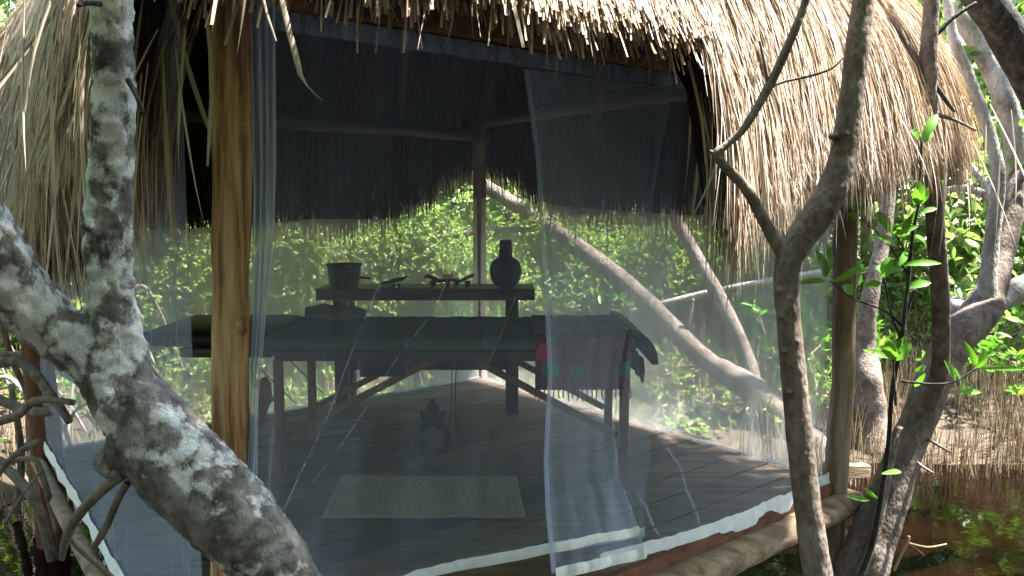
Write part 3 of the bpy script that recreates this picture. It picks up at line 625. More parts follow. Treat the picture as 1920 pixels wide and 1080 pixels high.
# green sheet
def drape(x0, x1, y0, y1, z, drop_n, drop_f, seed, lift=.006, nx=60):
    G = []
    for i in range(nx + 1):
        x = x0 + (x1 - x0) * i / nx; row = []
        path = [(y0 - .012, z - drop_n), (y0 - .016, z - drop_n * .5), (y0 - .010, z - .012), (y0 + .012, z + .002)] + [(y0 + (y1 - y0) * q, z + .004) for q in (.1, .25, .4, .55, .7, .85, .95)] + [(y1 + .008, z - .01), (y1 + .014, z - drop_f)]
        for k, (y, zz) in enumerate(path):
            wv = mnoise.noise(Vector((x * 9, k * .5, seed))) + .6 * mnoise.noise(Vector((x * 22, k * .8, seed + 4)))
            row.append(Vector((x, y - (.010 * wv if k < 2 else 0), zz + lift + .006 * wv)))
        G.append(row)
    m = MB(); m.grid(G); return m, G
m, _ = drape(Xa - .05, Xb - .34, Ya, Yb, ZT, .055, .10, 3); tag(part('bed_sheet', m, M['green_sheet'], origin=(-.4, 4, ZT)), 'dark green sheet spread over the massage table', 'sheet')
# rolled towel
m = MB(); m.tube([Vector((-1.12, 4.2, ZT + .045)), Vector((-1.02, 4.2, ZT + .05)), Vector((-.95, 4.21, ZT + .042)), Vector((-.86, 4.2, ZT + .045)), Vector((-.80, 4.2, ZT + .04))], [.045, .05, .038, .046, .03], sides=16, sub=8, rough=.14, nscale=16)
tag(part('rolled_towel', m, M['green_sheet'], origin=(-.96, 4.2, ZT)), 'dark crumpled rolled towel at the head end of the massage table', 'towel')
# embroidered cloth
clo = thing('embroidered_cloth', 'red embroidered cloth with flowers and tassels over the massage table end', 'cloth', (.35, 4.0, ZT + .012))
m, Gq = drape(Xb - .49, Xb - .035, Ya - .008, Yb, ZT, .255, .2, 8, lift=.014, nx=40); part('fabric', m, M['cloth'], clo)
for i in range(0, 41, 2):
    p = Gq[i][0]; m = MB(); m.tube([p + Vector((0, 0, .004)), p + Vector((random.uniform(-.004, .004), -.002, -.03)), p + Vector((random.uniform(-.010, .010), 0, -random.uniform(.035, .06)))], [.003, .0035, .002], sides=6, sub=3); part('tassel', m, M['cloth'], clo)
# side hanging of the cloth over the end
m = MB(); G = []
for i in range(15):
    y = Ya + .02 + i * .05; G.append([Vector((Xb + .035 + .006 * math.sin(i * 1.9 + k), y, ZT - .10 - .04 * k)) for k in range(4)])
m.grid(G); part('end_drape', m, M['cloth'], clo)
# bag under the table
bag = thing('hanging_bag', 'black rectangular cloth bag hanging under the massage table', 'bag', (-.63, 3.75, .44))
m = MB(); a, b = pix(672, 662, 3.74), pix(762, 708, 3.74); m.box(((a.x + b.x) / 2, 3.77, (a.z + b.z) / 2 + .01), b.x - a.x, .05, a.z - b.z + .02, jit=.004); part('pouch', m, M['black_vinyl'], bag, bevel=.012)
for x in (a.x + .03, b.x - .03):
    m = MB(); m.box((x, 3.77, ZT - .10), .02, .008, .06); part('strap', m, M['black_vinyl'], bag, False)

# ------------------------------------------------------------------ shelf bench with pots
SZ = 0.83; sx0, sx1, sy0, sy1 = -1.255, .145, 4.92, 5.26
bench = thing('side_table', 'long dark wooden side table with thick top behind the massage table', 'side table', ((sx0 + sx1) / 2, (sy0 + sy1) / 2, 0.004))
m = MB(); m.box(((sx0 + sx1) / 2, (sy0 + sy1) / 2, SZ - .038), sx1 - sx0, sy1 - sy0, .076); part('table_top', m, M['dark_wood'], bench, False, bevel=.006)
for x in (-1.11, .0):
    for y in (sy0 + .07, sy1 - .06):
        m = MB(); m.box((x, y, (SZ - .076 + .004) / 2), .085, .08, SZ - .08); part('leg', m, M['dark_wood'], bench, False, bevel=.005)
m = MB(); m.box((-.555, 5.09, .30), 1.03, .03, .06); part('stretcher', m, M['dark_wood'], bench, False)
c = Vector(((644 - 960) / FPX * 5.05, 5.05, SZ + .001))
pot = thing('cooking_pot', 'dark straight-sided clay pot on the side table end', 'pot', c)
m = MB(); m.lathe([(.0, 0), (.085, 0), (.098, .03), (.104, .10), (.108, .132), (.114, .138), (.114, .150), (.104, .150), (.098, .10), (.09, .02), (.0, .015)], c, 28); part('bowl', m, M['clay_rust'], pot)
m = MB(); m.tube([c + Vector((.10, 0, .06)), c + Vector((.15, 0, .055)), c + Vector((.175, 0, .05))], [.008, .007, .006], sides=8); part('handle', m, M['clay_rust'], pot)
c = Vector(((740 - 960) / FPX * 5.08, 5.08, SZ + .001))
dish = thing('shallow_dish', 'shallow flat clay dish tilted on the side table', 'dish', c)
m = MB(); m.lathe([(.0, 0), (.05, 0), (.10, .012), (.103, .018), (.095, .020), (.05, .010), (.0, .008)], c, 28)
def tilt(mb_, c, ax, an):
    from mathutils import Matrix
    q = Matrix.Rotation(an, 3, ax); mb_.v = [tuple(q @ (Vector(v) - c) + c) for v in mb_.v]
tilt(m, c, Vector((0, 1, 0)), R(-13))
m.v = [(x, y, z + .026) for x, y, z in m.v]
part('plate', m, M['clay_rust'], dish)
m = MB(); m.lathe([(.03, 0), (.034, .008), (.02, .016), (.0, .018)], c, 16); part('foot', m, M['clay_rust'], dish)
c = Vector(((742 - 960) / FPX * 4.96, 4.965, SZ + .001)); m = MB(); m.lathe([(.010, 0), (.011, .006), (.006, .018), (.001, .038)], c, 12)
tag(part('incense_cone', m, M['white_clay'], origin=c), 'tiny pale incense cone in front of the shallow dish', 'incense')
cb = Vector(((842 - 960) / FPX * 5.05, 5.05, SZ + .001))
burn = thing('oil_burner', 'low dark clay burner tray on short legs with flared ends', 'burner', cb)
m = MB(); G = []
for i in range(19):
    q = i / 18; x = -.16 + .32 * q; e = abs(q - .5) * 2; z = .035 + .028 * max(0, e - .45) / .55 + (.006 * math.sin(q * 15))
    G.append([cb + Vector((x, y, z + dz)) for y, dz in ((-.055, 0), (-.055, .014), (0, .008), (.055, .014), (.055, 0), (0, -.004), (-.055, 0))])
m.grid(G); part('tray', m, M['clay_rust'], burn)
for x in (-.105, -.01, .05, .12):
    m = MB(); m.tube([cb + Vector((x, -.03, 0)), cb + Vector((x, -.03, .04))], [.014, .020], sides=10); part('leg', m, M['clay_rust'], burn)
m = MB(); m.box(cb + Vector((-.005, 0, .066)), .068, .05, .034, jit=.004); tag(part('wax_block', m, M['orange'], origin=cb + Vector((0, 0, .05)), bevel=.008), 'orange wax block sitting on the burner tray', 'wax block')
c = Vector(((948 - 960) / FPX * 5.05, 5.05, SZ + .001))
jug = thing('clay_jug', 'round black clay jug with tall ribbed neck on the side table', 'jug', c)
m = MB(); m.lathe([(0, 0), (.055, 0), (.075, .015), (.096, .05), (.105, .095), (.103, .13), (.088, .165), (.062, .185), (.045, .193)], c, 32); part('body', m, M['clay'], jug)
m = MB(); m.lathe([(.045, .190), (.047, .205), (.043, .215), (.045, .235), (.041, .245), (.043, .265), (.040, .275), (.041, .295), (.036, .305), (.0, .306)], c, 28); part('neck', m, M['clay'], jug)

# ------------------------------------------------------------------ ring ornament and mat on the floor
c = pz(812, 876, .006)
orn = thing('ring_ornament', 'black ring-shaped clay ornament with pointed crest standing on the floor', 'ornament', c)
rc = c + Vector((0, 0, .155))
m = MB(); pts = [rc + Vector((.085 * math.cos(a), 0, .083 * math.sin(a))) for a in np.linspace(R(-90), R(270), 25)]
m.tube(pts, [.024 + .006 * math.sin(k * 2.6) for k in range(25)], sides=12, sub=2, rough=.12, nscale=40); part('ring', m, M['clay'], orn)
m = MB(); m.lathe([(0, 0), (.055, 0), (.06, .02), (.045, .045), (.052, .07), (.03, .075)], c, 18); part('base', m, M['clay'], orn)
m = MB(); m.lathe([(.05, .235), (.058, .25), (.042, .27), (.050, .295), (.035, .305), (.030, .33), (.016, .338), (.013, .352), (.004, .365)], c, 14)
m.v = [(x, c.y + (y - c.y) * .55, z + .004 * mnoise.noise(Vector((x, y, z)) * 60)) for x, y, z in m.v]; part('crest', m, M['clay'], orn)
for s_ in (-1, 1):
    m = MB(); m.tube([rc + Vector((s_ * .035, 0, .10)), rc + Vector((s_ * .055, 0, .125)), rc + Vector((s_ * .060, 0, .15))], [.012, .010, .004], sides=8); part('horn', m, M['clay'], orn)
cs = [pz(603, 972, .012), pz(985, 972, .012), pz(968, 896, .012), pz(640, 893, .012)]
m = MB(); G = []
for j in range(25):
    row = []
    for i in range(61):
        a, b = i / 60, j / 24; p = cs[0].lerp(cs[1], a).lerp(cs[3].lerp(cs[2], a), b); row.append(p + Vector((.006 * mnoise.noise(Vector((b * 20, i // 59, 2))), .006 * mnoise.noise(Vector((a * 20, 1, 0))), .006 * (mnoise.noise(Vector((a * 5, b * 4, 2))) + .3))))
    G.append(row)
m.grid(G); o = part('straw_mat', m, M['straw'], origin=(cs[0] + cs[2]) / 2); tag(o, 'woven straw mat lying on the board floor inside the doorway', 'mat'); sd = o.modifiers.new('t', 'SOLIDIFY'); sd.thickness = .006; sd.offset = 1

# ------------------------------------------------------------------ trees close to the hut
def limb(name, pts, mat, parent, sides=14, rough=0.10, ns=12, sub=8):
    m = MB(); pxtube(m, pts, sides=sides, sub=sub, rough=rough, nscale=ns); return part(name, m, M[mat], parent)
# -- big lichen-covered tree in front of the left side
base = pix(640, 1750, 1.25); base.z = ground_z(base.x, base.y)
lt = thing('lichen_tree', 'crooked grey mangrove trunk blotched with white lichen in front of the hut', 'tree', base)
m = MB()
pxtube(m, [(196, -160, 1.12, 64), (208, 0, 1.17, 68), (213, 180, 1.19, 74), (204, 400, 1.2, 79), (208, 540, 1.2, 84), (222, 660, 1.2, 98), (250, 770, 1.2, 120), (300, 850, 1.2, 140)], sides=28, sub=10, rough=.06, nscale=18)
mid = [(-120, 250, 1.08, 130), (-75, 380, 1.1, 138), (-25, 470, 1.13, 132), (40, 555, 1.16, 116), (110, 620, 1.18, 104), (185, 678, 1.2, 108), (255, 765, 1.2, 138), (330, 865, 1.2, 168), (410, 945, 1.2, 165), (480, 1020, 1.2, 148), (535, 1100, 1.2, 132), (600, 1300, 1.22, 135), (640, 1750, 1.25, 160)]
P = [pix(x, y, Y) for x, y, Y, w_ in mid] + [base + Vector((0, 0, -.15))]; RR = [pr(w_, Y) for x, y, Y, w_ in mid] + [.09]
m.tube(P, RR, sides=30, sub=10, rough=.07, nscale=14)
kp = pix(212, 855, 1.19); m.tube([kp + Vector((.05, 0, .02)), kp, kp - Vector((.012, 0, -.01))], [.045, .034, .022], sides=12, rough=.25, nscale=60)
for x, y, r_ in ((300, 850, .02), (420, 900, .016), (330, 960, .018), (165, 425, .010)):
    c = pix(x, y, 1.16); m.tube([c + Vector((0, .03, 0)), c, c - Vector((0, .012, 0))], [r_ * 1.4, r_, r_ * .5], sides=10, rough=.3, nscale=70)
tr = part('trunk', m, M['lichen'], lt)
md = tr.modifiers.new('remesh', 'REMESH'); md.mode = 'VOXEL'; md.voxel_size = 0.0055; md.use_smooth_shade = True
md = tr.modifiers.new('smooth', 'SMOOTH'); md.factor = 0.5; md.iterations = 4
tx = bpy.data.textures.new('bark_relief', 'CLOUDS'); tx.noise_scale = 0.018; tx.noise_depth = 4
md = tr.modifiers.new('relief', 'DISPLACE'); md.texture = tx; md.strength = 0.014; md.mid_level = 0.5; md.texture_coords = 'LOCAL'
limb('aerial_root', [(232, 890, 1.18, 20), (205, 908, 1.18, 21), (165, 945, 1.19, 20), (135, 985, 1.2, 19), (120, 1025, 1.2, 15), (116, 1050, 1.2, 9)], 'bark', lt, sides=12)
limb('aerial_root', [(240, 905, 1.18, 14), (222, 935, 1.18, 14), (200, 985, 1.19, 15), (183, 1015, 1.2, 13), (174, 1030, 1.2, 8)], 'bark', lt, sides=12)
limb('aerial_root', [(126, 1000, 1.22, 9), (150, 1030, 1.22, 11), (185, 1060, 1.22, 12), (225, 1100, 1.22, 12)], 'bark', lt, sides=10)
limb('twig', [(190, 8, 1.14, 10), (165, 6, 1.12, 9), (146, 10, 1.10, 8)], 'bark_dark', lt, sides=8)
limb('twig', [(240, 150, 1.16, 10), (256, 180, 1.14, 9), (269, 215, 1.13, 8)], 'bark_dark', lt, sides=8)

# -- forked tree in front of the right side
YF = 2.08
base = pix(1560, 1300, YF); base.z = ground_z(base.x, base.y)
ft = thing('forked_tree', 'slim grey-brown tree forking in front of the thatched right eave', 'tree', base)
m = MB()
mid = [(1572, 1300, YF, 62), (1534, 1080, YF, 56), (1508, 900, YF, 51), (1490, 720, YF, 48), (1477, 580, YF, 45), (1476, 500, YF, 48), (1497, 452, YF, 54), (1540, 392, YF, 60), (1576, 310, YF, 50), (1594, 200, YF, 44), (1608, 80, YF, 41), (1626, -70, YF, 38), (1640, -400, YF - .1, 34), (1660, -900, YF - .25, 26)]
m.tube([base - Vector((0, 0, .2))] + [pix(x, y, Y) for x, y, Y, w_ in mid], [.055] + [pr(w_, Y) for x, y, Y, w_ in mid], sides=22, sub=10, rough=.07, nscale=20)
m.tube([pix(1640, -400, YF - .1), Vector((1.1, 1.7, 3.2)), Vector((.8, 1.3, 3.45)), Vector((.3, 1.1, 3.5))], [.022, .016, .012, .006], sides=8, sub=6)  # unseen branch leading to the added shade crown
pxtube(m, [(1488, 500, YF, 30), (1456, 455, YF, 28), (1430, 408, YF, 24), (1396, 350, YF, 22), (1345, 294, YF, 18), (1362, 272, YF, 15), (1395, 240, YF, 16), (1440, 165, YF, 18), (1478, 85, YF, 17), (1514, -10, YF, 15), (1560, -200, YF, 12)], sides=14, sub=8, rough=.07, nscale=30)
for x, y, r_ in ((1470, 660, .006), (1495, 640, .006), (1480, 735, .008), (1500, 790, .006), (1505, 850, .008), (1585, 250, .006), (1565, 255, .008), (1522, 410, .008), (1480, 560, .007), (1462, 545, .007), (1464, 595, .006)):
    c = pix(x, y, YF - .03); m.tube([c + Vector((0, .02, 0)), c, c - Vector((0, .008, .002))], [r_ * 1.5, r_, r_ * .5], sides=8, rough=.2, nscale=90)
tr = part('trunk', m, M['bark'], ft)
md = tr.modifiers.new('remesh', 'REMESH'); md.mode = 'VOXEL'; md.voxel_size = 0.0055; md.use_smooth_shade = True
md = tr.modifiers.new('smooth', 'SMOOTH'); md.factor = 0.5; md.iterations = 3
limb('twig', [(1440, 165, YF, 6), (1475, 152, YF, 5), (1525, 141, YF, 5), (1560, 128, YF, 4), (1582, 108, YF, 2)], 'bark', ft, sides=6)
limb('twig', [(1440, 160, YF, 7), (1434, 120, YF, 6), (1424, 76, YF, 4)], 'bark', ft, sides=6)
limb('twig', [(1346, 292, YF, 8), (1336, 286, YF, 7), (1331, 283, YF, 5)], 'bark', ft, sides=6)

# -- leaning many-stemmed mangrove in the water on the right
base = pix(1600, 1150, 3.62); base.z = ground_z(base.x, base.y)
mt = thing('leaning_mangrove', 'leaning mangrove with several pale stems rising from the brown water', 'tree', base)
m = MB()
mid = [(1607, 1095, 3.6, 125), (1650, 975, 3.62, 96), (1692, 860, 3.65, 78), (1728, 770, 3.7, 76), (1762, 690, 3.75, 78), (1800, 625, 3.8, 84), (1845, 575, 3.9, 78), (1872, 490, 4.0, 56), (1895, 400, 4.1, 52), (1920, 310, 4.2, 46), (1960, 200, 4.4, 44), (2000, 0, 4.6, 40), (2030, -250, 4.8, 36)]
m.tube([base - Vector((.1, 0, .15))] + [pix(x, y, Y) for x, y, Y, w_ in mid], [.14] + [pr(w_ * .84, Y) for x, y, Y, w_ in mid], sides=22, sub=10, rough=.10, nscale=9)
pxtube(m, [(1740, 760, 3.65, 34), (1762, 690, 3.5, 32), (1763, 560, 3.3, 33), (1752, 400, 3.15, 33), (1742, 260, 3.05, 33), (1740, 120, 3.0, 31), (1747, 0, 3.0, 28), (1752, -150, 3.0, 26)], sides=16, sub=8, rough=.06, nscale=20)
tr = part('trunk', m, M['bark'], mt)
md = tr.modifiers.new('remesh', 'REMESH'); md.mode = 'VOXEL'; md.voxel_size = 0.009; md.use_smooth_shade = True
md = tr.modifiers.new('smooth', 'SMOOTH'); md.factor = 0.5; md.iterations = 3
limb('branch', [(1848, 590, 3.88, 44), (1853, 520, 3.88, 30), (1862, 430, 3.9, 26), (1872, 330, 3.9, 24), (1850, 235, 3.95, 22), (1810, 130, 4.0, 21), (1785, 60, 4.0, 18), (1770, -60, 4.1, 14)], 'bark_pale', mt)
limb('branch', [(1912, 360, 4.2, 40), (1905, 280, 4.2, 38), (1885, 190, 4.2, 40), (1850, 110, 4.25, 36), (1800, 30, 4.3, 28), (1765, -40, 4.3, 24)], 'bark_pale', mt)
limb('branch', [(1830, 590, 3.9, 40), (1880, 560, 3.95, 44), (1935, 532, 4.0, 46), (2050, 500, 4.2, 40)], 'bark_pale', mt)
limb('branch', [(1830, 595, 3.9, 40), (1790, 572, 4.1, 34), (1775, 565, 4.3, 25)], 'bark_pale', mt)
limb('branch', [(1885, 400, 4.15, 20), (1850, 368, 4.3, 17), (1810, 353, 4.4, 14), (1770, 357, 4.5, 10)], 'bark_pale', mt)
limb('branch', [(1880, 390, 4.15, 16), (1840, 335, 4.3, 13), (1800, 290, 4.4, 10)], 'bark_pale', mt)
limb('twig', [(1745, 212, 3.0, 9), (1790, 225, 3.0, 6), (1830, 245, 3.0, 4)], 'bark', mt, sides=6)
limb('twig', [(1747, 150, 3.0, 9), (1775, 190, 3.0, 8), (1790, 210, 3.0, 4)], 'bark_dark', mt, sides=6)
limb('twig', [(1755, 66, 3.0, 9), (1785, 35, 3.0, 8), (1830, 5, 3.0, 6)], 'bark_dark', mt, sides=6)
limb('twig', [(1735, 820, 3.62, 7), (1760, 835, 3.55, 6), (1782, 848, 3.5, 5)], 'bark', mt, sides=6)
limb('twig', [(1712, 860, 3.6, 7), (1730, 875, 3.55, 6), (1752, 888, 3.5, 4)], 'bark', mt, sides=6)
limb('root', [(1688, 800, 3.55, 12), (1668, 870, 3.52, 16), (1650, 960, 3.5, 18), (1625, 1040, 3.5, 20), (1590, 1120, 3.5, 24)], 'bark', mt, sides=10)

#CROWN
# -- dark trunk crossing the top right corner
dk = thing('dark_trunk', 'near-black wet trunk slanting down beside the pale mangrove stems', 'tree', (3.6, 3.9, ground_z(3.6, 3.9)))
m = MB(); pxtube(m, [(1760, -120, 3.6, 62), (1845, 0, 3.65, 62), (1900, 85, 3.7, 64), (1965, 200, 3.75, 70), (2080, 420, 3.8, 80), (2250, 800, 3.85, 100), (2380, 1130, 3.9, 120)], sides=18, sub=8, rough=.07, nscale=10); part('trunk', m, M['bark_dark'], dk)

# -- leaning grey tree behind the hut, seen through the nets
base = pix(1640, 930, 5.7); base.z = ground_z(base.x, base.y)
bt = thing('leaning_tree', 'leaning grey tree with two long limbs behind the rear netting', 'tree', base)
m = MB(); mid = [(1600, 905, 5.75, 86), (1540, 850, 5.85, 80), (1480, 795, 6.0, 70), (1405, 725, 6.2, 64), (1330, 678, 6.4, 52), (1250, 605, 6.6, 46), (1190, 545, 6.8, 46), (1100, 475, 7.0, 42), (1000, 405, 7.2, 36), (905, 345, 7.4, 30), (780, 250, 7.7, 26), (650, 120, 8, 20)]
m.tube([base - Vector((0, 0, .2))] + [pix(x, y, Y) for x, y, Y, w_ in mid], [.2] + [pr(w_ * .82, Y) for x, y, Y, w_ in mid], sides=18, sub=8, rough=.10, nscale=7); part('trunk', m, M['bark'], bt)
limb('branch', [(1412, 735, 6.2, 40), (1400, 670, 6.3, 30), (1352, 565, 6.5, 28), (1305, 480, 6.7, 26), (1255, 385, 6.9, 22), (1200, 260, 7.1, 18)], 'bark', bt)
limb('branch', [(1280, 640, 6.5, 12), (1292, 600, 6.5, 8), (1300, 560, 6.5, 5)], 'bark', bt, sides=6)

# ------------------------------------------------------------------ leaves
def leaf_arrays(C, D, Ln, Wd, droop=0.25):
    """C base points, D directions (unit), Ln lengths, Wd widths: one six-cornered leaf each"""
    n = len(C); r = rng.normal(size=(n, 3)); S_ = np.cross(D, r); S_ /= np.linalg.norm(S_, axis=1, keepdims=True) + 1e-9
    up = np.cross(S_, D); L = Ln[:, None]; W = Wd[:, None] / 2; dz = np.array([0, 0, -1.0])
    f = 0.25
    v = [C, C + D * L * .3 + S_ * W * .85 + up * W * f, C + D * L * .68 + S_ * W * .9 + up * W * f + dz * L * droop * .25, C + D * L + dz * L * droop * .6, C + D * L * .68 - S_ * W * .9 + up * W * f + dz * L * droop * .25, C + D * L * .3 - S_ * W * .85 + up * W * f]
    Vv = np.stack(v, 1).reshape(-1, 3); b = (np.arange(n) * 6)[:, None]
    return Vv, np.concatenate([b + np.array([[0, 1, 2, 3]]), b + np.array([[0, 3, 4, 5]])], 0)
def rosettes(P, A, k, L0, L1, ratio=.42):
    """k leaves round each twig end P with axis A"""
    n = len(P); C = np.repeat(P, k, 0); A_ = np.repeat(A, k, 0)
    D = A_ * .55 + rng.normal(size=(n * k, 3)) * .62; D /= np.linalg.norm(D, axis=1, keepdims=True)
    Ln = rng.uniform(L0, L1, n * k); return leaf_arrays(C - A_ * rng.uniform(0, .05, (n * k, 1)), D, Ln, Ln * rng.uniform(ratio * .8, ratio * 1.15, n * k))
def crown_mesh(name, clumps, per, spread, k, L0, L1):
    P = np.concatenate([np.array(c) + rng.normal(size=(per, 3)) * np.array(spread) for c in clumps])
    A = rng.normal(size=P.shape) * .6 + np.array([0, 0, .7]); A /= np.linalg.norm(A, axis=1, keepdims=True)
    v, f = rosettes(P, A, k, L0, L1); me = mesh_np(name, v, f); return me
def make_tree(hgt, rad, nl, seed, lean=.3, per=95, k=6, L=(.07, .12), r0=.07, low=.35):
    rs = random.Random(seed); m = MB(); tip = Vector((rs.uniform(-lean, lean), rs.uniform(-lean, lean), hgt * .95)); midp = Vector((tip.x * .3 + rs.uniform(-.2, .2), tip.y * .3, hgt * .45))
    tp = [Vector((0, 0, -.3)), Vector((0, 0, .05)), midp, tip]; m.tube(tp, [r0 * 1.5, r0, r0 * .75, r0 * .2], sides=10, sub=6, rough=.12, nscale=4)
    cl = []
    for i in range(nl):
        q = low + (1 - low) * (i + rs.random() * .6) / nl; st = midp.lerp(tip, max(0, (q - .45) / .55)) if q > .45 else Vector((0, 0, 0)).lerp(midp, q / .45)
        a = rs.uniform(0, 2 * math.pi); rr = rad * (1.1 - .5 * q) * rs.uniform(.5, 1.1); e = st + Vector((math.cos(a) * rr, math.sin(a) * rr, rs.uniform(.0, .5) * hgt * .22))
        kx = st.lerp(e, .5) + Vector((rs.uniform(-.12, .12), rs.uniform(-.12, .12), rs.uniform(-.1, .1)))
        m.tube([st, kx, e], [r0 * .42, r0 * .28, r0 * .1], sides=6, sub=4, rough=.1); cl.append(tuple(e)); cl.append(tuple(st.lerp(e, .6) + Vector((rs.uniform(-.3, .3), rs.uniform(-.3, .3), rs.uniform(-.1, .35)))))
    tm = bpy.data.meshes.new('trunk'); tm.from_pydata([Vector(v) for v in m.v], [], m.f); tm.materials.append(M['bark_pale']); tm.polygons.foreach_set('use_smooth', np.ones(len(tm.polygons), bool))
    cm = crown_mesh('crown', cl, per, (rad * .24, rad * .24, hgt * .075), k, *L); cm.materials.append(M['leaf']); return tm, cm
def px_crown(root, pts, per, spread, k, L0, L1):
    me = crown_mesh('crown', [tuple(pix(*p) - root.location) for p in pts], per, spread, k, L0, L1); link('crown', me, M['leaf'], root, smooth=False)
px_crown(mt, [(1800, 40, 4.3), (1890, 120, 4.6), (1670, 60, 4.6), (1830, 240, 4.6), (1905, 400, 4.8), (1790, 440, 4.8), (1870, 300, 4.4), (1950, 60, 4.5), (1800, 500, 5.0), (1700, -80, 4.5), (1850, -120, 4.6)], 16, (.14, .14, .14), 5, .06, .11)
px_crown(lt, [(0, -1900, 1.2), (250, -2200, 1.4), (-600, -1500, 1.2), (-300, -2000, 1.0), (150, -2500, 1.6)], 70, (.26, .26, .16), 6, .06, .10)
px_crown(ft, [(1660, -1000, 1.7), (1560, -1100, 1.5), (1620, -1200, 1.6)], 40, (.2, .16, .16), 6, .06, .10)
me = crown_mesh('crown', [tuple(Vector(p) - ft.location) for p in ((.35, 1.0, 3.3), (.75, 1.15, 3.5), (1.1, 1.35, 3.6), (.6, 1.4, 3.7), (.2, 1.3, 3.5))], 70, (.2, .17, .14), 6, .07, .12); link('crown', me, M['leaf'], ft, smooth=False)  # unseen crown clumps added to keep sun off the lichen trunk
me = crown_mesh('crown', [tuple(Vector(p) - mt.location) for p in ((3.1, 4.3, 4.0), (3.4, 4.5, 4.2), (3.6, 3.9, 4.1))], 50, (.22, .22, .16), 6, .07, .12); link('crown', me, M['leaf'], mt, smooth=False)  # clumps added above the view to shade the right floor corner
kinds = [make_tree(5.5, 1.9, 12, 1, L=(.05, .09)), make_tree(6.5, 2.2, 13, 2, L=(.08, .14)), make_tree(4.2, 1.6, 11, 3, low=.15, L=(.09, .15), per=60), make_tree(5.0, 2.0, 13, 4, low=.1, L=(.06, .10)), make_tree(3.0, 1.4, 10, 5, low=.05), make_tree(6.2, 2.9, 18, 6, per=230, k=6, L=(.10, .17), r0=.10, low=.38)]
def place_tree(kind, x, y, rot, sc, label, group, name='mangrove_tree'):
    t = thing(name, label, 'tree', (x, y, ground_z(x, y)), group); t.rotation_euler = (0, 0, rot); t.scale = (sc, sc, sc)
    for nm, me in zip(('trunk', 'crown'), kinds[kind]):
        o = bpy.data.objects.new(nm, me); COL.objects.link(o); o.parent = t
BG = 'mangrove trees behind the hut'; LB_ = 'slender mangrove tree with grey trunk and bright green leaves behind the hut'
spots = [(-6.5, 8.5, 0), (-4.6, 9.6, 3), (-3.0, 8.6, 4), (-1.8, 10.4, 1), (-.6, 9.0, 4), (.6, 10.8, 3), (1.9, 9.4, 2), (3.2, 11.2, 0), (4.6, 9.9, 3), (5.6, 8.2, 2), (7.0, 10.5, 1), (8.4, 9.0, 0), (6.2, 12.6, 1), (3.9, 8.0, 4), (-8.0, 11, 1), (-5.4, 12.4, 0), (9.8, 12, 3), (-2.8, 12.6, 0), (.2, 13, 1), (-5.2, 6.4, 4), (-6.8, 5.2, 2), (-4.4, 7.6, 2)]
for i, (x, y, k) in enumerate(spots):
    lab, grp = ('slender mangrove tree in the wood beyond the prop root tangle', 'mangroves beyond the prop roots') if x < -3.9 else ('slender mangrove tree with bright green leaves behind the rear nets', 'mangroves behind the rear nets') if x < 2.5 else ('bright green mangrove tree beyond the seedlings and the boulder', 'mangroves beyond the boulder')
    place_tree(k, x + random.uniform(-.3, .3), y + random.uniform(-.3, .3), random.uniform(0, 6.3), random.uniform(.85, 1.2), lab, grp)

# unseen trees added beside and behind the camera to hold back sky light
for i, (x, y, k) in enumerate([(-4.8, 1.6, 2), (-6.2, .2, 5), (-5.2, -2.6, 5), (-3.4, -3.9, 5), (-1.7, -4.3, 5), (0, -4.4, 5), (1.7, -4.3, 5), (3.4, -3.8, 5), (5.2, -2.8, 5), (6.6, -1.2, 5), (7.8, 1.2, 5), (7.0, .4, 5), (-3.6, -6.5, 5), (-1, -6.8, 5), (1.4, -6.6, 5), (3.8, -6.2, 5), (6.0, -3, 5), (-6.4, -3, 5), (-6.8, 2.4, 3), (8, .2, 5), (0, -8, 1), (-5, -7, 1), (5, -7, 1), (-3.6, -2.9, 4), (4.0, -2.3, 4), (-1.4, -3.8, 4), (1.2, -3.7, 4)]):
    place_tree(k, x, y, i * 1.7, 1.0 + .1 * (i % 3), 'unseen mangrove tree added to shade the hut doorway', 'added shade trees facing the doorway')
# far wood: one mass of leaves and stems
n = 30000; ang = rng.uniform(-1.05, 1.05, n); dist = rng.uniform(14.5, 21, n); P = np.stack([np.sin(ang) * dist, np.cos(ang) * dist, rng.uniform(-.2, 1, n) ** 1 * 9.0 + rng.normal(0, .6, n)], -1)
keep = np.array([mnoise.noise(Vector(p) * .45) > -.02 for p in P]); P = P[keep]; A = rng.normal(size=P.shape); A /= np.linalg.norm(A, axis=1, keepdims=True)
v, f = rosettes(P, A, 4, .16, .30); o = link('far_wood', mesh_np('far_wood', v, f), M['leaf_far'], smooth=False); o['kind'] = 'stuff'; tag(o, 'sunlit mass of green mangrove wood far behind the hut', 'wood')

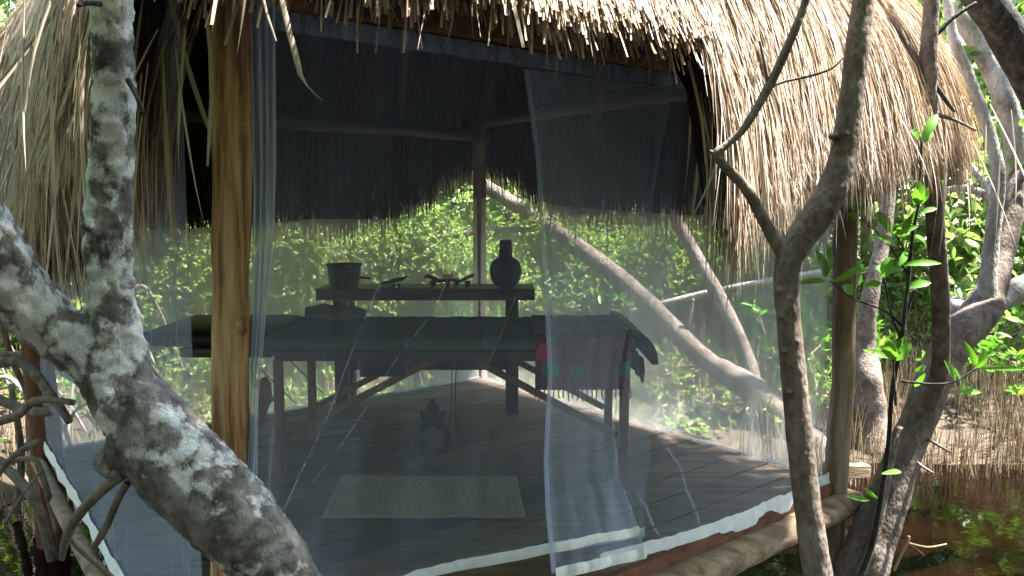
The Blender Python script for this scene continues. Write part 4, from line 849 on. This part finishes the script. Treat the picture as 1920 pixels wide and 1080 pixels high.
# ------------------------------------------------------------------ bank: breathing roots, seedlings, scrap
def sticks(n, xr, yr, h0, h1, r0, r1):
    x = rng.uniform(*xr, n); y = rng.uniform(*yr, n); keep = np.array([mnoise.noise(Vector((a * 1.3, b * 1.3, 3))) > -.25 for a, b in zip(x, y)]); x, y = x[keep], y[keep]
    z = np.array([ground_z(a, b) for a, b in zip(x, y)]); k2 = (z > WATER_Z - .10); x, y, z = x[k2], y[k2], z[k2]; n = len(x)
    h = rng.uniform(h0, h1, n) * np.array([.95 + .7 * mnoise.noise(Vector((a * 2.2, b * 2.2, 1))) for a, b in zip(x, y)]); r = rng.uniform(r0, r1, n); lx, ly = rng.normal(0, .06, n), rng.normal(0, .06, n)
    rows = []
    for q, rr in ((0, 1.0), (.5, .85), (1, .25)):
        for k in range(4):
            a = k * math.pi / 2; rows.append(np.stack([x + lx * h * q * (1 + q) + np.cos(a) * r * rr, y + ly * h * q * (1 + q) + np.sin(a) * r * rr, z - .05 + (h + .05) * q], -1))
    Vv = np.stack(rows, 1).reshape(-1, 3); b = (np.arange(n) * 12)[:, None]
    Fs = np.concatenate([b + np.array([[j * 4 + k, j * 4 + (k + 1) % 4, j * 4 + 4 + (k + 1) % 4, j * 4 + 4 + k]]) for j in range(2) for k in range(4)], 0)
    return Vv, Fs
v1, f1 = sticks(10500, (1.7, 6.5), (4.6, 8.6), .16, .44, .002, .0058); v2, f2 = sticks(2600, (-5.5, 1.7), (6.2, 9.5), .12, .3, .003, .007); v3, f3 = sticks(900, (-5, -2.9), (2.6, 6.5), .08, .25, .003, .006)
o = link('breathing_roots', mesh_np('breathing_roots', np.concatenate([v1, v2, v3]), np.concatenate([f1, f2 + len(v1), f3 + len(v1) + len(v2)])), M['reed'], smooth=False); o['kind'] = 'stuff'; tag(o, 'dense upright breathing roots of mangroves along the muddy bank', 'roots')
# fallen twigs and leaf litter among the roots
seedm = []
for k in range(6):
    m = MB(); hgt = random.uniform(.35, .8); pts = [Vector((0, 0, -.05)), Vector((random.uniform(-.05, .05), random.uniform(-.05, .05), hgt * .5)), Vector((random.uniform(-.1, .1), random.uniform(-.1, .1), hgt))]
    m.tube(pts, [.006, .005, .002], sides=5, sub=4); tw = [pts[-1], pts[1]]
    for j in range(4):
        st = pts[1].lerp(pts[2], random.random()); e = st + Vector((random.uniform(-.18, .18), random.uniform(-.18, .18), random.uniform(.05, .16))); m.tube([st, e], [.003, .0015], sides=4, sub=2); tw.append(e)
    sm_ = bpy.data.meshes.new('stem'); sm_.from_pydata([Vector(v) for v in m.v], [], m.f); sm_.materials.append(M['reed'])
    P = np.array([tuple(p) for p in tw]); A = rng.normal(size=P.shape) * .4 + np.array([0, 0, 1.0]); A /= np.linalg.norm(A, axis=1, keepdims=True)
    v, f = rosettes(P, A, 6, .06, .11, .36); lm = mesh_np('foliage', v, f); lm.materials.append(M['leaf_near']); seedm.append((sm_, lm))
def seedling(x, y, sc=1.0):
    lab, grp = ('tiny mangrove seedling beside the arching prop roots', 'seedlings beside the prop roots') if y < 6.5 and x < 0 else ('small leafy mangrove seedling behind the rear nets', 'seedlings behind the rear nets') if x < 2.2 else ('small leafy mangrove seedling among the upright breathing roots', 'seedlings on the muddy bank')
    t = thing('mangrove_seedling', lab, 'seedling', (x, y, ground_z(x, y)), grp); t.rotation_euler = (0, 0, random.uniform(0, 6.3)); t.scale = (sc, sc, sc)
    for nm, me in zip(('stem', 'foliage'), random.choice(seedm)):
        o = bpy.data.objects.new(nm, me); COL.objects.link(o); o.parent = t
for i in range(95):
    x = random.uniform(2.2, 6.5); y = random.uniform(6.0, 9.2); seedling(x, y, random.uniform(.6, 1.3))
for i in range(60):
    x = random.uniform(-4.5, 2.2); y = random.uniform(6.9, 9.5); seedling(x, y, random.uniform(.7, 1.5))
for i in range(14):
    x = random.uniform(-4.2, -2.9); y = random.uniform(3.8, 6.3); seedling(x, y, random.uniform(.4, .8))
for i in range(24):
    x = -4.2 + i * .30 + random.uniform(-.2, .2); y = 7.3 + .3 * (x > .4) + random.uniform(-.3, 1.0); sc = random.uniform(.34, .5)
    place_tree(4, x, y, random.uniform(0, 6.3), sc, 'low leafy mangrove shrub just behind the hut platform', 'shrubs behind the platform', 'mangrove_shrub')
P = np.stack([rng.uniform(-5.5, 7.2, 9500), rng.uniform(5.9, 9.8, 9500), np.zeros(9500)], -1); uv = np.array([loc_uv(p) for p in P]); P = P[(uv[:, 0] < -.3) | (uv[:, 1] > 3.3) | (uv[:, 0] > 3.3)]
P[:, 2] = [ground_z(a, b) + abs(random.gauss(0, .09)) for a, b, c_ in P]; A = rng.normal(size=P.shape) * .4 + np.array([0, 0, 1.0]); A /= np.linalg.norm(A, axis=1, keepdims=True)
P = P[(P[:, 0] < 2.2) | (P[:, 1] > 6.4 + .5 * np.sin(P[:, 0] * 2.1))]; A = A[:len(P)]
P[:, 2] += np.where(P[:, 0] > 2.2, rng.uniform(0, .3, len(P)), 0)
v, f = rosettes(P, A, 5, .04, .09, .38); o = link('ground_cover', mesh_np('ground_cover', v, f), M['leaf'], smooth=False); o['kind'] = 'stuff'; tag(o, 'low green leafy ground cover behind the hut', 'plants')
# rails and poles behind the hut
def pole(pts, label, mat='bark_pale'):
    m = MB(); pxtube(m, pts, sides=8, sub=6, rough=.1, nscale=10); c = pix(*pts[0][:3]); o = part('pole', m, M[mat], origin=c); return tag(o, label, 'pole')
pole([(430, 497, 7.6, 15), (620, 484, 7.5, 16), (750, 462, 7.4, 15), (880, 436, 7.3, 13), (1000, 430, 7.3, 12)], 'crooked horizontal rail pole crossing behind the rear net', 'bark')
pole([(1180, 585, 7.2, 10), (1330, 548, 7.1, 12), (1460, 524, 7.0, 12), (1600, 500, 7.0, 10)], 'thin grey pole behind the right rear net near the forked tree')
# pale rock, rusty panel and scrap frame on the bank
m = MB(); c = pix(1885, 660, 8.6); G = []
for i in range(25):
    th_ = math.pi * i / 24; row = []
    for j in range(41):
        ph = 2 * math.pi * j / 40; d = Vector((math.sin(th_) * math.cos(ph) * .75, math.sin(th_) * math.sin(ph) * .5, math.cos(th_) * .42)); row.append(c + d * (1 + .28 * mnoise.noise(d * 2.4 + Vector((3, 0, 0))) + .08 * mnoise.noise(d * 7)))
    G.append(row)
m.grid(G); tag(part('rock', m, M['rock'], origin=c), 'sun-bleached pale boulder on the bank behind the seedlings', 'rock')
pn = thing('rusty_panel', 'rusty brown sheet panel leaning among the trees above the boulder', 'panel', pix(1890, 560, 9.3))
m = MB(); a, b = pix(1850, 500, 9.3), pix(1925, 570, 9.3); dv = Vector((b.x - a.x, .25, 0)); ln = dv.length; dv.normalize()
m.box((a + b) / 2, ln, .03, a.z - b.z, (dv, Vector((-dv.y, dv.x, 0)), Vector((.12, 0, 1)).normalized())); part('sheet', m, M['rust'], pn, False)
for y_ in (497, 512):
    m = MB(); m.tube([pix(1845, y_ + 3, 9.25), pix(1935, y_, 9.3)], [.02, .02], sides=6); part('batten', m, M['pale_wood'], pn)
fr = thing('scrap_frame', 'broken grey wooden frame lying behind the leaning mangrove', 'scrap wood', pix(1810, 560, 9.0))
for a, b in (((1812, 495), (1790, 590)), ((1822, 500), (1806, 560)), ((1806, 524), (1850, 528)), ((1796, 545), (1840, 560))):
    A_, B_ = pix(*a, 9.0), pix(*b, 9.0); d = (B_ - A_).normalized(); s_ = Vector((0, 1, 0)); m = MB(); m.box((A_ + B_) / 2, (B_ - A_).length, .03, .07, (d, s_, d.cross(s_))); part('board', m, M['pale_wood'], fr, False, bevel=.004)

# ------------------------------------------------------------------ tangled prop roots on the left
rt = thing('prop_root_tangle', 'tangle of arching grey prop roots beside the dark red post', 'roots', (-3.2, 4.4, ground_z(-3.2, 4.4)))
roots = [[(-40, 690, 3.6, 20), (40, 680, 3.6, 20), (95, 740, 3.5, 17), (130, 790, 3.4, 14)], [(-40, 800, 3.4, 18), (30, 780, 3.4, 17), (70, 750, 3.4, 15), (140, 755, 3.4, 12)], [(-40, 730, 4.0, 18), (50, 770, 4.0, 20), (110, 770, 4.0, 16)], [(-40, 660, 4.3, 14), (60, 662, 4.3, 12), (140, 610, 4.3, 10)], [(-20, 850, 3.2, 16), (40, 905, 3.2, 18), (75, 960, 3.2, 19), (100, 1050, 3.2, 22)], [(-30, 930, 3.1, 12), (20, 860, 3.1, 12), (75, 825, 3.1, 11)],
         [(0, 600, 4.4, 12), (25, 680, 4.4, 12), (50, 740, 4.4, 11), (60, 830, 4.4, 12)], [(10, 980, 2.9, 7), (45, 925, 2.9, 6), (75, 885, 2.9, 5)], [(-30, 880, 3.6, 12), (50, 860, 3.6, 12), (75, 880, 3.6, 12), (110, 1000, 3.6, 14)], [(70, 600, 5, 12), (100, 680, 5, 12), (150, 720, 5, 12)], [(60, 560, 5.2, 10), (120, 640, 5.2, 10), (240, 600, 5.2, 9)], [(20, 720, 4.6, 10), (40, 850, 4.6, 14), (30, 960, 4.6, 16)], [(60, 700, 4.6, 10), (55, 800, 4.6, 14), (65, 930, 4.6, 16)]]
for p_ in roots: limb('prop_root', p_, 'bark', rt, sides=8, sub=6)
for i in range(30):
    x, y = random.uniform(-4.6, -2.9), random.uniform(3.4, 6.8); a = random.uniform(0, 6.3); l = random.uniform(.4, 1.0); h_ = random.uniform(.3, .8); g = ground_z(x, y); r_ = random.uniform(.008, .02)
    x2, y2 = x + math.cos(a) * l, y + math.sin(a) * l
    if loc_uv((x2, y2, 0))[0] > -.25 and loc_uv((x2, y2, 0))[1] < 3.3: continue
    m = MB(); m.tube([(x, y, g - .05), (x * .7 + x2 * .3, y * .7 + y2 * .3, g + h_ * .8), (x * .4 + x2 * .6, y * .4 + y2 * .6, g + h_), (x2, y2, g - .05)], [r_, r_ * .9, r_ * .9, r_ * .8], sides=7, sub=6, rough=.1); part('prop_root', m, M[random.choice(['bark', 'bark_pale'])], rt)
# gnarled stump-trunk behind the right post
gt = thing('gnarled_tree', 'gnarled grey trunk with swollen base standing just behind the weathered corner post', 'tree', (2.75, 6.0, ground_z(2.75, 6.0)))
limb('trunk', [(1640, 885, 5.85, 120), (1636, 835, 5.87, 88), (1632, 790, 5.9, 66), (1628, 715, 5.9, 50), (1622, 650, 6.0, 38), (1630, 560, 6.0, 32), (1655, 450, 6.1, 28), (1668, 300, 6.2, 25), (1660, 100, 6.3, 22), (1640, -100, 6.4, 20)], 'bark', gt, rough=.18, ns=7)
# background limbs upper right
for i, p_ in enumerate([[(1650, 250, 6.6, 34), (1720, 200, 6.7, 46), (1790, 110, 6.8, 44), (1850, 40, 6.9, 40), (1920, -40, 7, 36)], [(1540, 130, 7, 26), (1640, 60, 7.1, 30), (1700, 10, 7.2, 30), (1760, -60, 7.3, 26)]]):
    t = thing('slanting_limb_tree', ['slanting grey trunk rising behind the right roof corner', 'thinner slanting grey trunk higher behind the roof'][i], 'tree', pix(p_[0][0], p_[0][1], p_[0][2]) * 1.0); limb('trunk', p_, 'bark_pale', t)

# ------------------------------------------------------------------ sapling with broad leaves in front of the right trees
YS = 2.85; base = pix(1640, 1010, 3.3)
sp = thing('sapling', 'sapling with broad glossy leaves climbing beside the leaning mangrove', 'sapling', base)
m = MB()
for p_ in ([(1598, 1115, 3.42, 12), (1622, 1060, 3.4, 11), (1640, 1000, 3.36, 10), (1664, 850, 3.1, 9), (1672, 740, 2.95, 9), (1690, 640, YS, 8), (1703, 530, YS, 7), (1713, 430, YS, 6), (1722, 385, YS, 5), (1726, 320, YS, 4), (1728, 262, YS, 4)], [(1697, 618, YS, 7), (1670, 590, YS, 4), (1640, 575, YS, 3), (1600, 560, YS, 3), (1556, 527, YS, 3)], [(1690, 640, YS, 6), (1672, 590, YS, 4), (1657, 520, YS, 3)], [(1705, 520, YS, 4), (1660, 450, YS, 3), (1625, 420, YS, 3), (1607, 395, YS, 3)], [(1705, 490, YS, 4), (1680, 440, YS, 3)], [(1680, 760, YS, 5), (1676, 700, YS, 4), (1675, 674, YS, 3)], [(1690, 715, YS, 5), (1750, 720, YS, 4), (1790, 715, YS, 4), (1832, 690, YS, 3)], [(1688, 640, YS, 8), (1705, 570, YS, 7), (1716, 542, YS, 6)]):
    pxtube(m, p_, sides=7, sub=5)
part('stem', m, M['bark_dark'], sp)
LV = [(1728, 264, 1757, 214, 17), (1725, 264, 1701, 236, 15), (1728, 266, 1748, 246, 12), (1722, 300, 1733, 285, 14), (1722, 386, 1722, 338, 18), (1723, 384, 1740, 352, 15), (1720, 402, 1757, 390, 10), (1720, 386, 1716, 352, 14), (1609, 388, 1650, 340, 18), (1606, 396, 1642, 373, 16), (1605, 392, 1576, 356, 17), (1612, 408, 1590, 402, 14), (1672, 437, 1644, 396, 16), (1674, 437, 1715, 396, 19), (1676, 440, 1722, 424, 13), (1676, 442, 1730, 450, 10), (1680, 460, 1640, 440, 14), (1549, 520, 1548, 456, 19), (1547, 520, 1530, 470, 18), (1562, 528, 1613, 499, 14), (1549, 528, 1497, 532, 12), (1580, 535, 1598, 552, 22), (1556, 540, 1545, 558, 12), (1658, 520, 1668, 482, 22), (1655, 520, 1634, 490, 17), (1664, 512, 1700, 498, 14), (1690, 498, 1765, 494, 12), (1700, 540, 1745, 530, 16), (1652, 530, 1620, 536, 14), (1675, 674, 1664, 634, 22), (1678, 676, 1708, 644, 20), (1670, 674, 1618, 656, 12), (1680, 650, 1700, 630, 14), (1833, 692, 1808, 640, 12), (1834, 690, 1842, 655, 20), (1836, 690, 1925, 692, 10), (1795, 737, 1840, 735, 12), (1790, 715, 1770, 675, 12), (1835, 670, 1868, 660, 12), (1715, 695, 1735, 685, 14), (1700, 470, 1680, 500, 13), (1712, 440, 1735, 462, 12), (1653, 888, 1690, 885, 10), (1585, 928, 1630, 938, 8), (1620, 915, 1646, 935, 8), (1790, 690, 1800, 740, 10), (1735, 700, 1715, 725, 10)]
for x0, y0, x1, y1, wp in LV:
    dY = random.uniform(-.05, .05); a, b = pix(x0, y0, YS), pix(x1, y1, YS + dY); d = b - a; n_ = Vector((random.uniform(-.5, .5), -1, random.uniform(-.2, .9))); s_ = d.cross(n_).normalized(); nn = s_.cross(d).normalized(); W = pr(wp, YS) * 1.05; G = []
    for i in range(9):
        q = i / 8; w_ = W * (math.sin(math.pi * min(1, q * .96 + .02)) ** .75) * (1.0 if q < .6 else 1.02); cpt = a + d * q + nn * d.length * .10 * math.sin(math.pi * q); G.append([cpt + s_ * w_ + nn * w_ * .28, cpt, cpt - s_ * w_ + nn * w_ * .28])
    m = MB(); m.grid(G); part('leaf', m, M['leaf_near'], sp)
# ------------------------------------------------------------------ twigs standing in the water
for i, (p_, lab) in enumerate([([(1676, 1070, 3.4, 6), (1690, 1040, 3.4, 6), (1702, 1015, 3.4, 6), (1704, 1005, 3.4, 5)], 'forked dead twig poking out of the brown water'), ([(1630, 955, 4.4, 5), (1610, 945, 4.4, 5), (1585, 938, 4.4, 4)], 'dead twig lying on the water beside the leaning mangrove')]):
    t = thing('dead_twig', lab, 'twig', pix(*p_[0][:3])); m = MB(); pxtube(m, p_, sides=6); part('stem', m, M['reed'], t)
    if i == 0:
        for q in ([(1703, 1018, 3.4, 4), (1740, 1026, 3.4, 4), (1775, 1020, 3.4, 3)], [(1703, 1018, 3.4, 4), (1720, 1030, 3.4, 3), (1733, 1042, 3.4, 3)]):
            m = MB(); pxtube(m, q, sides=6); part('side_twig', m, M['reed'], t)
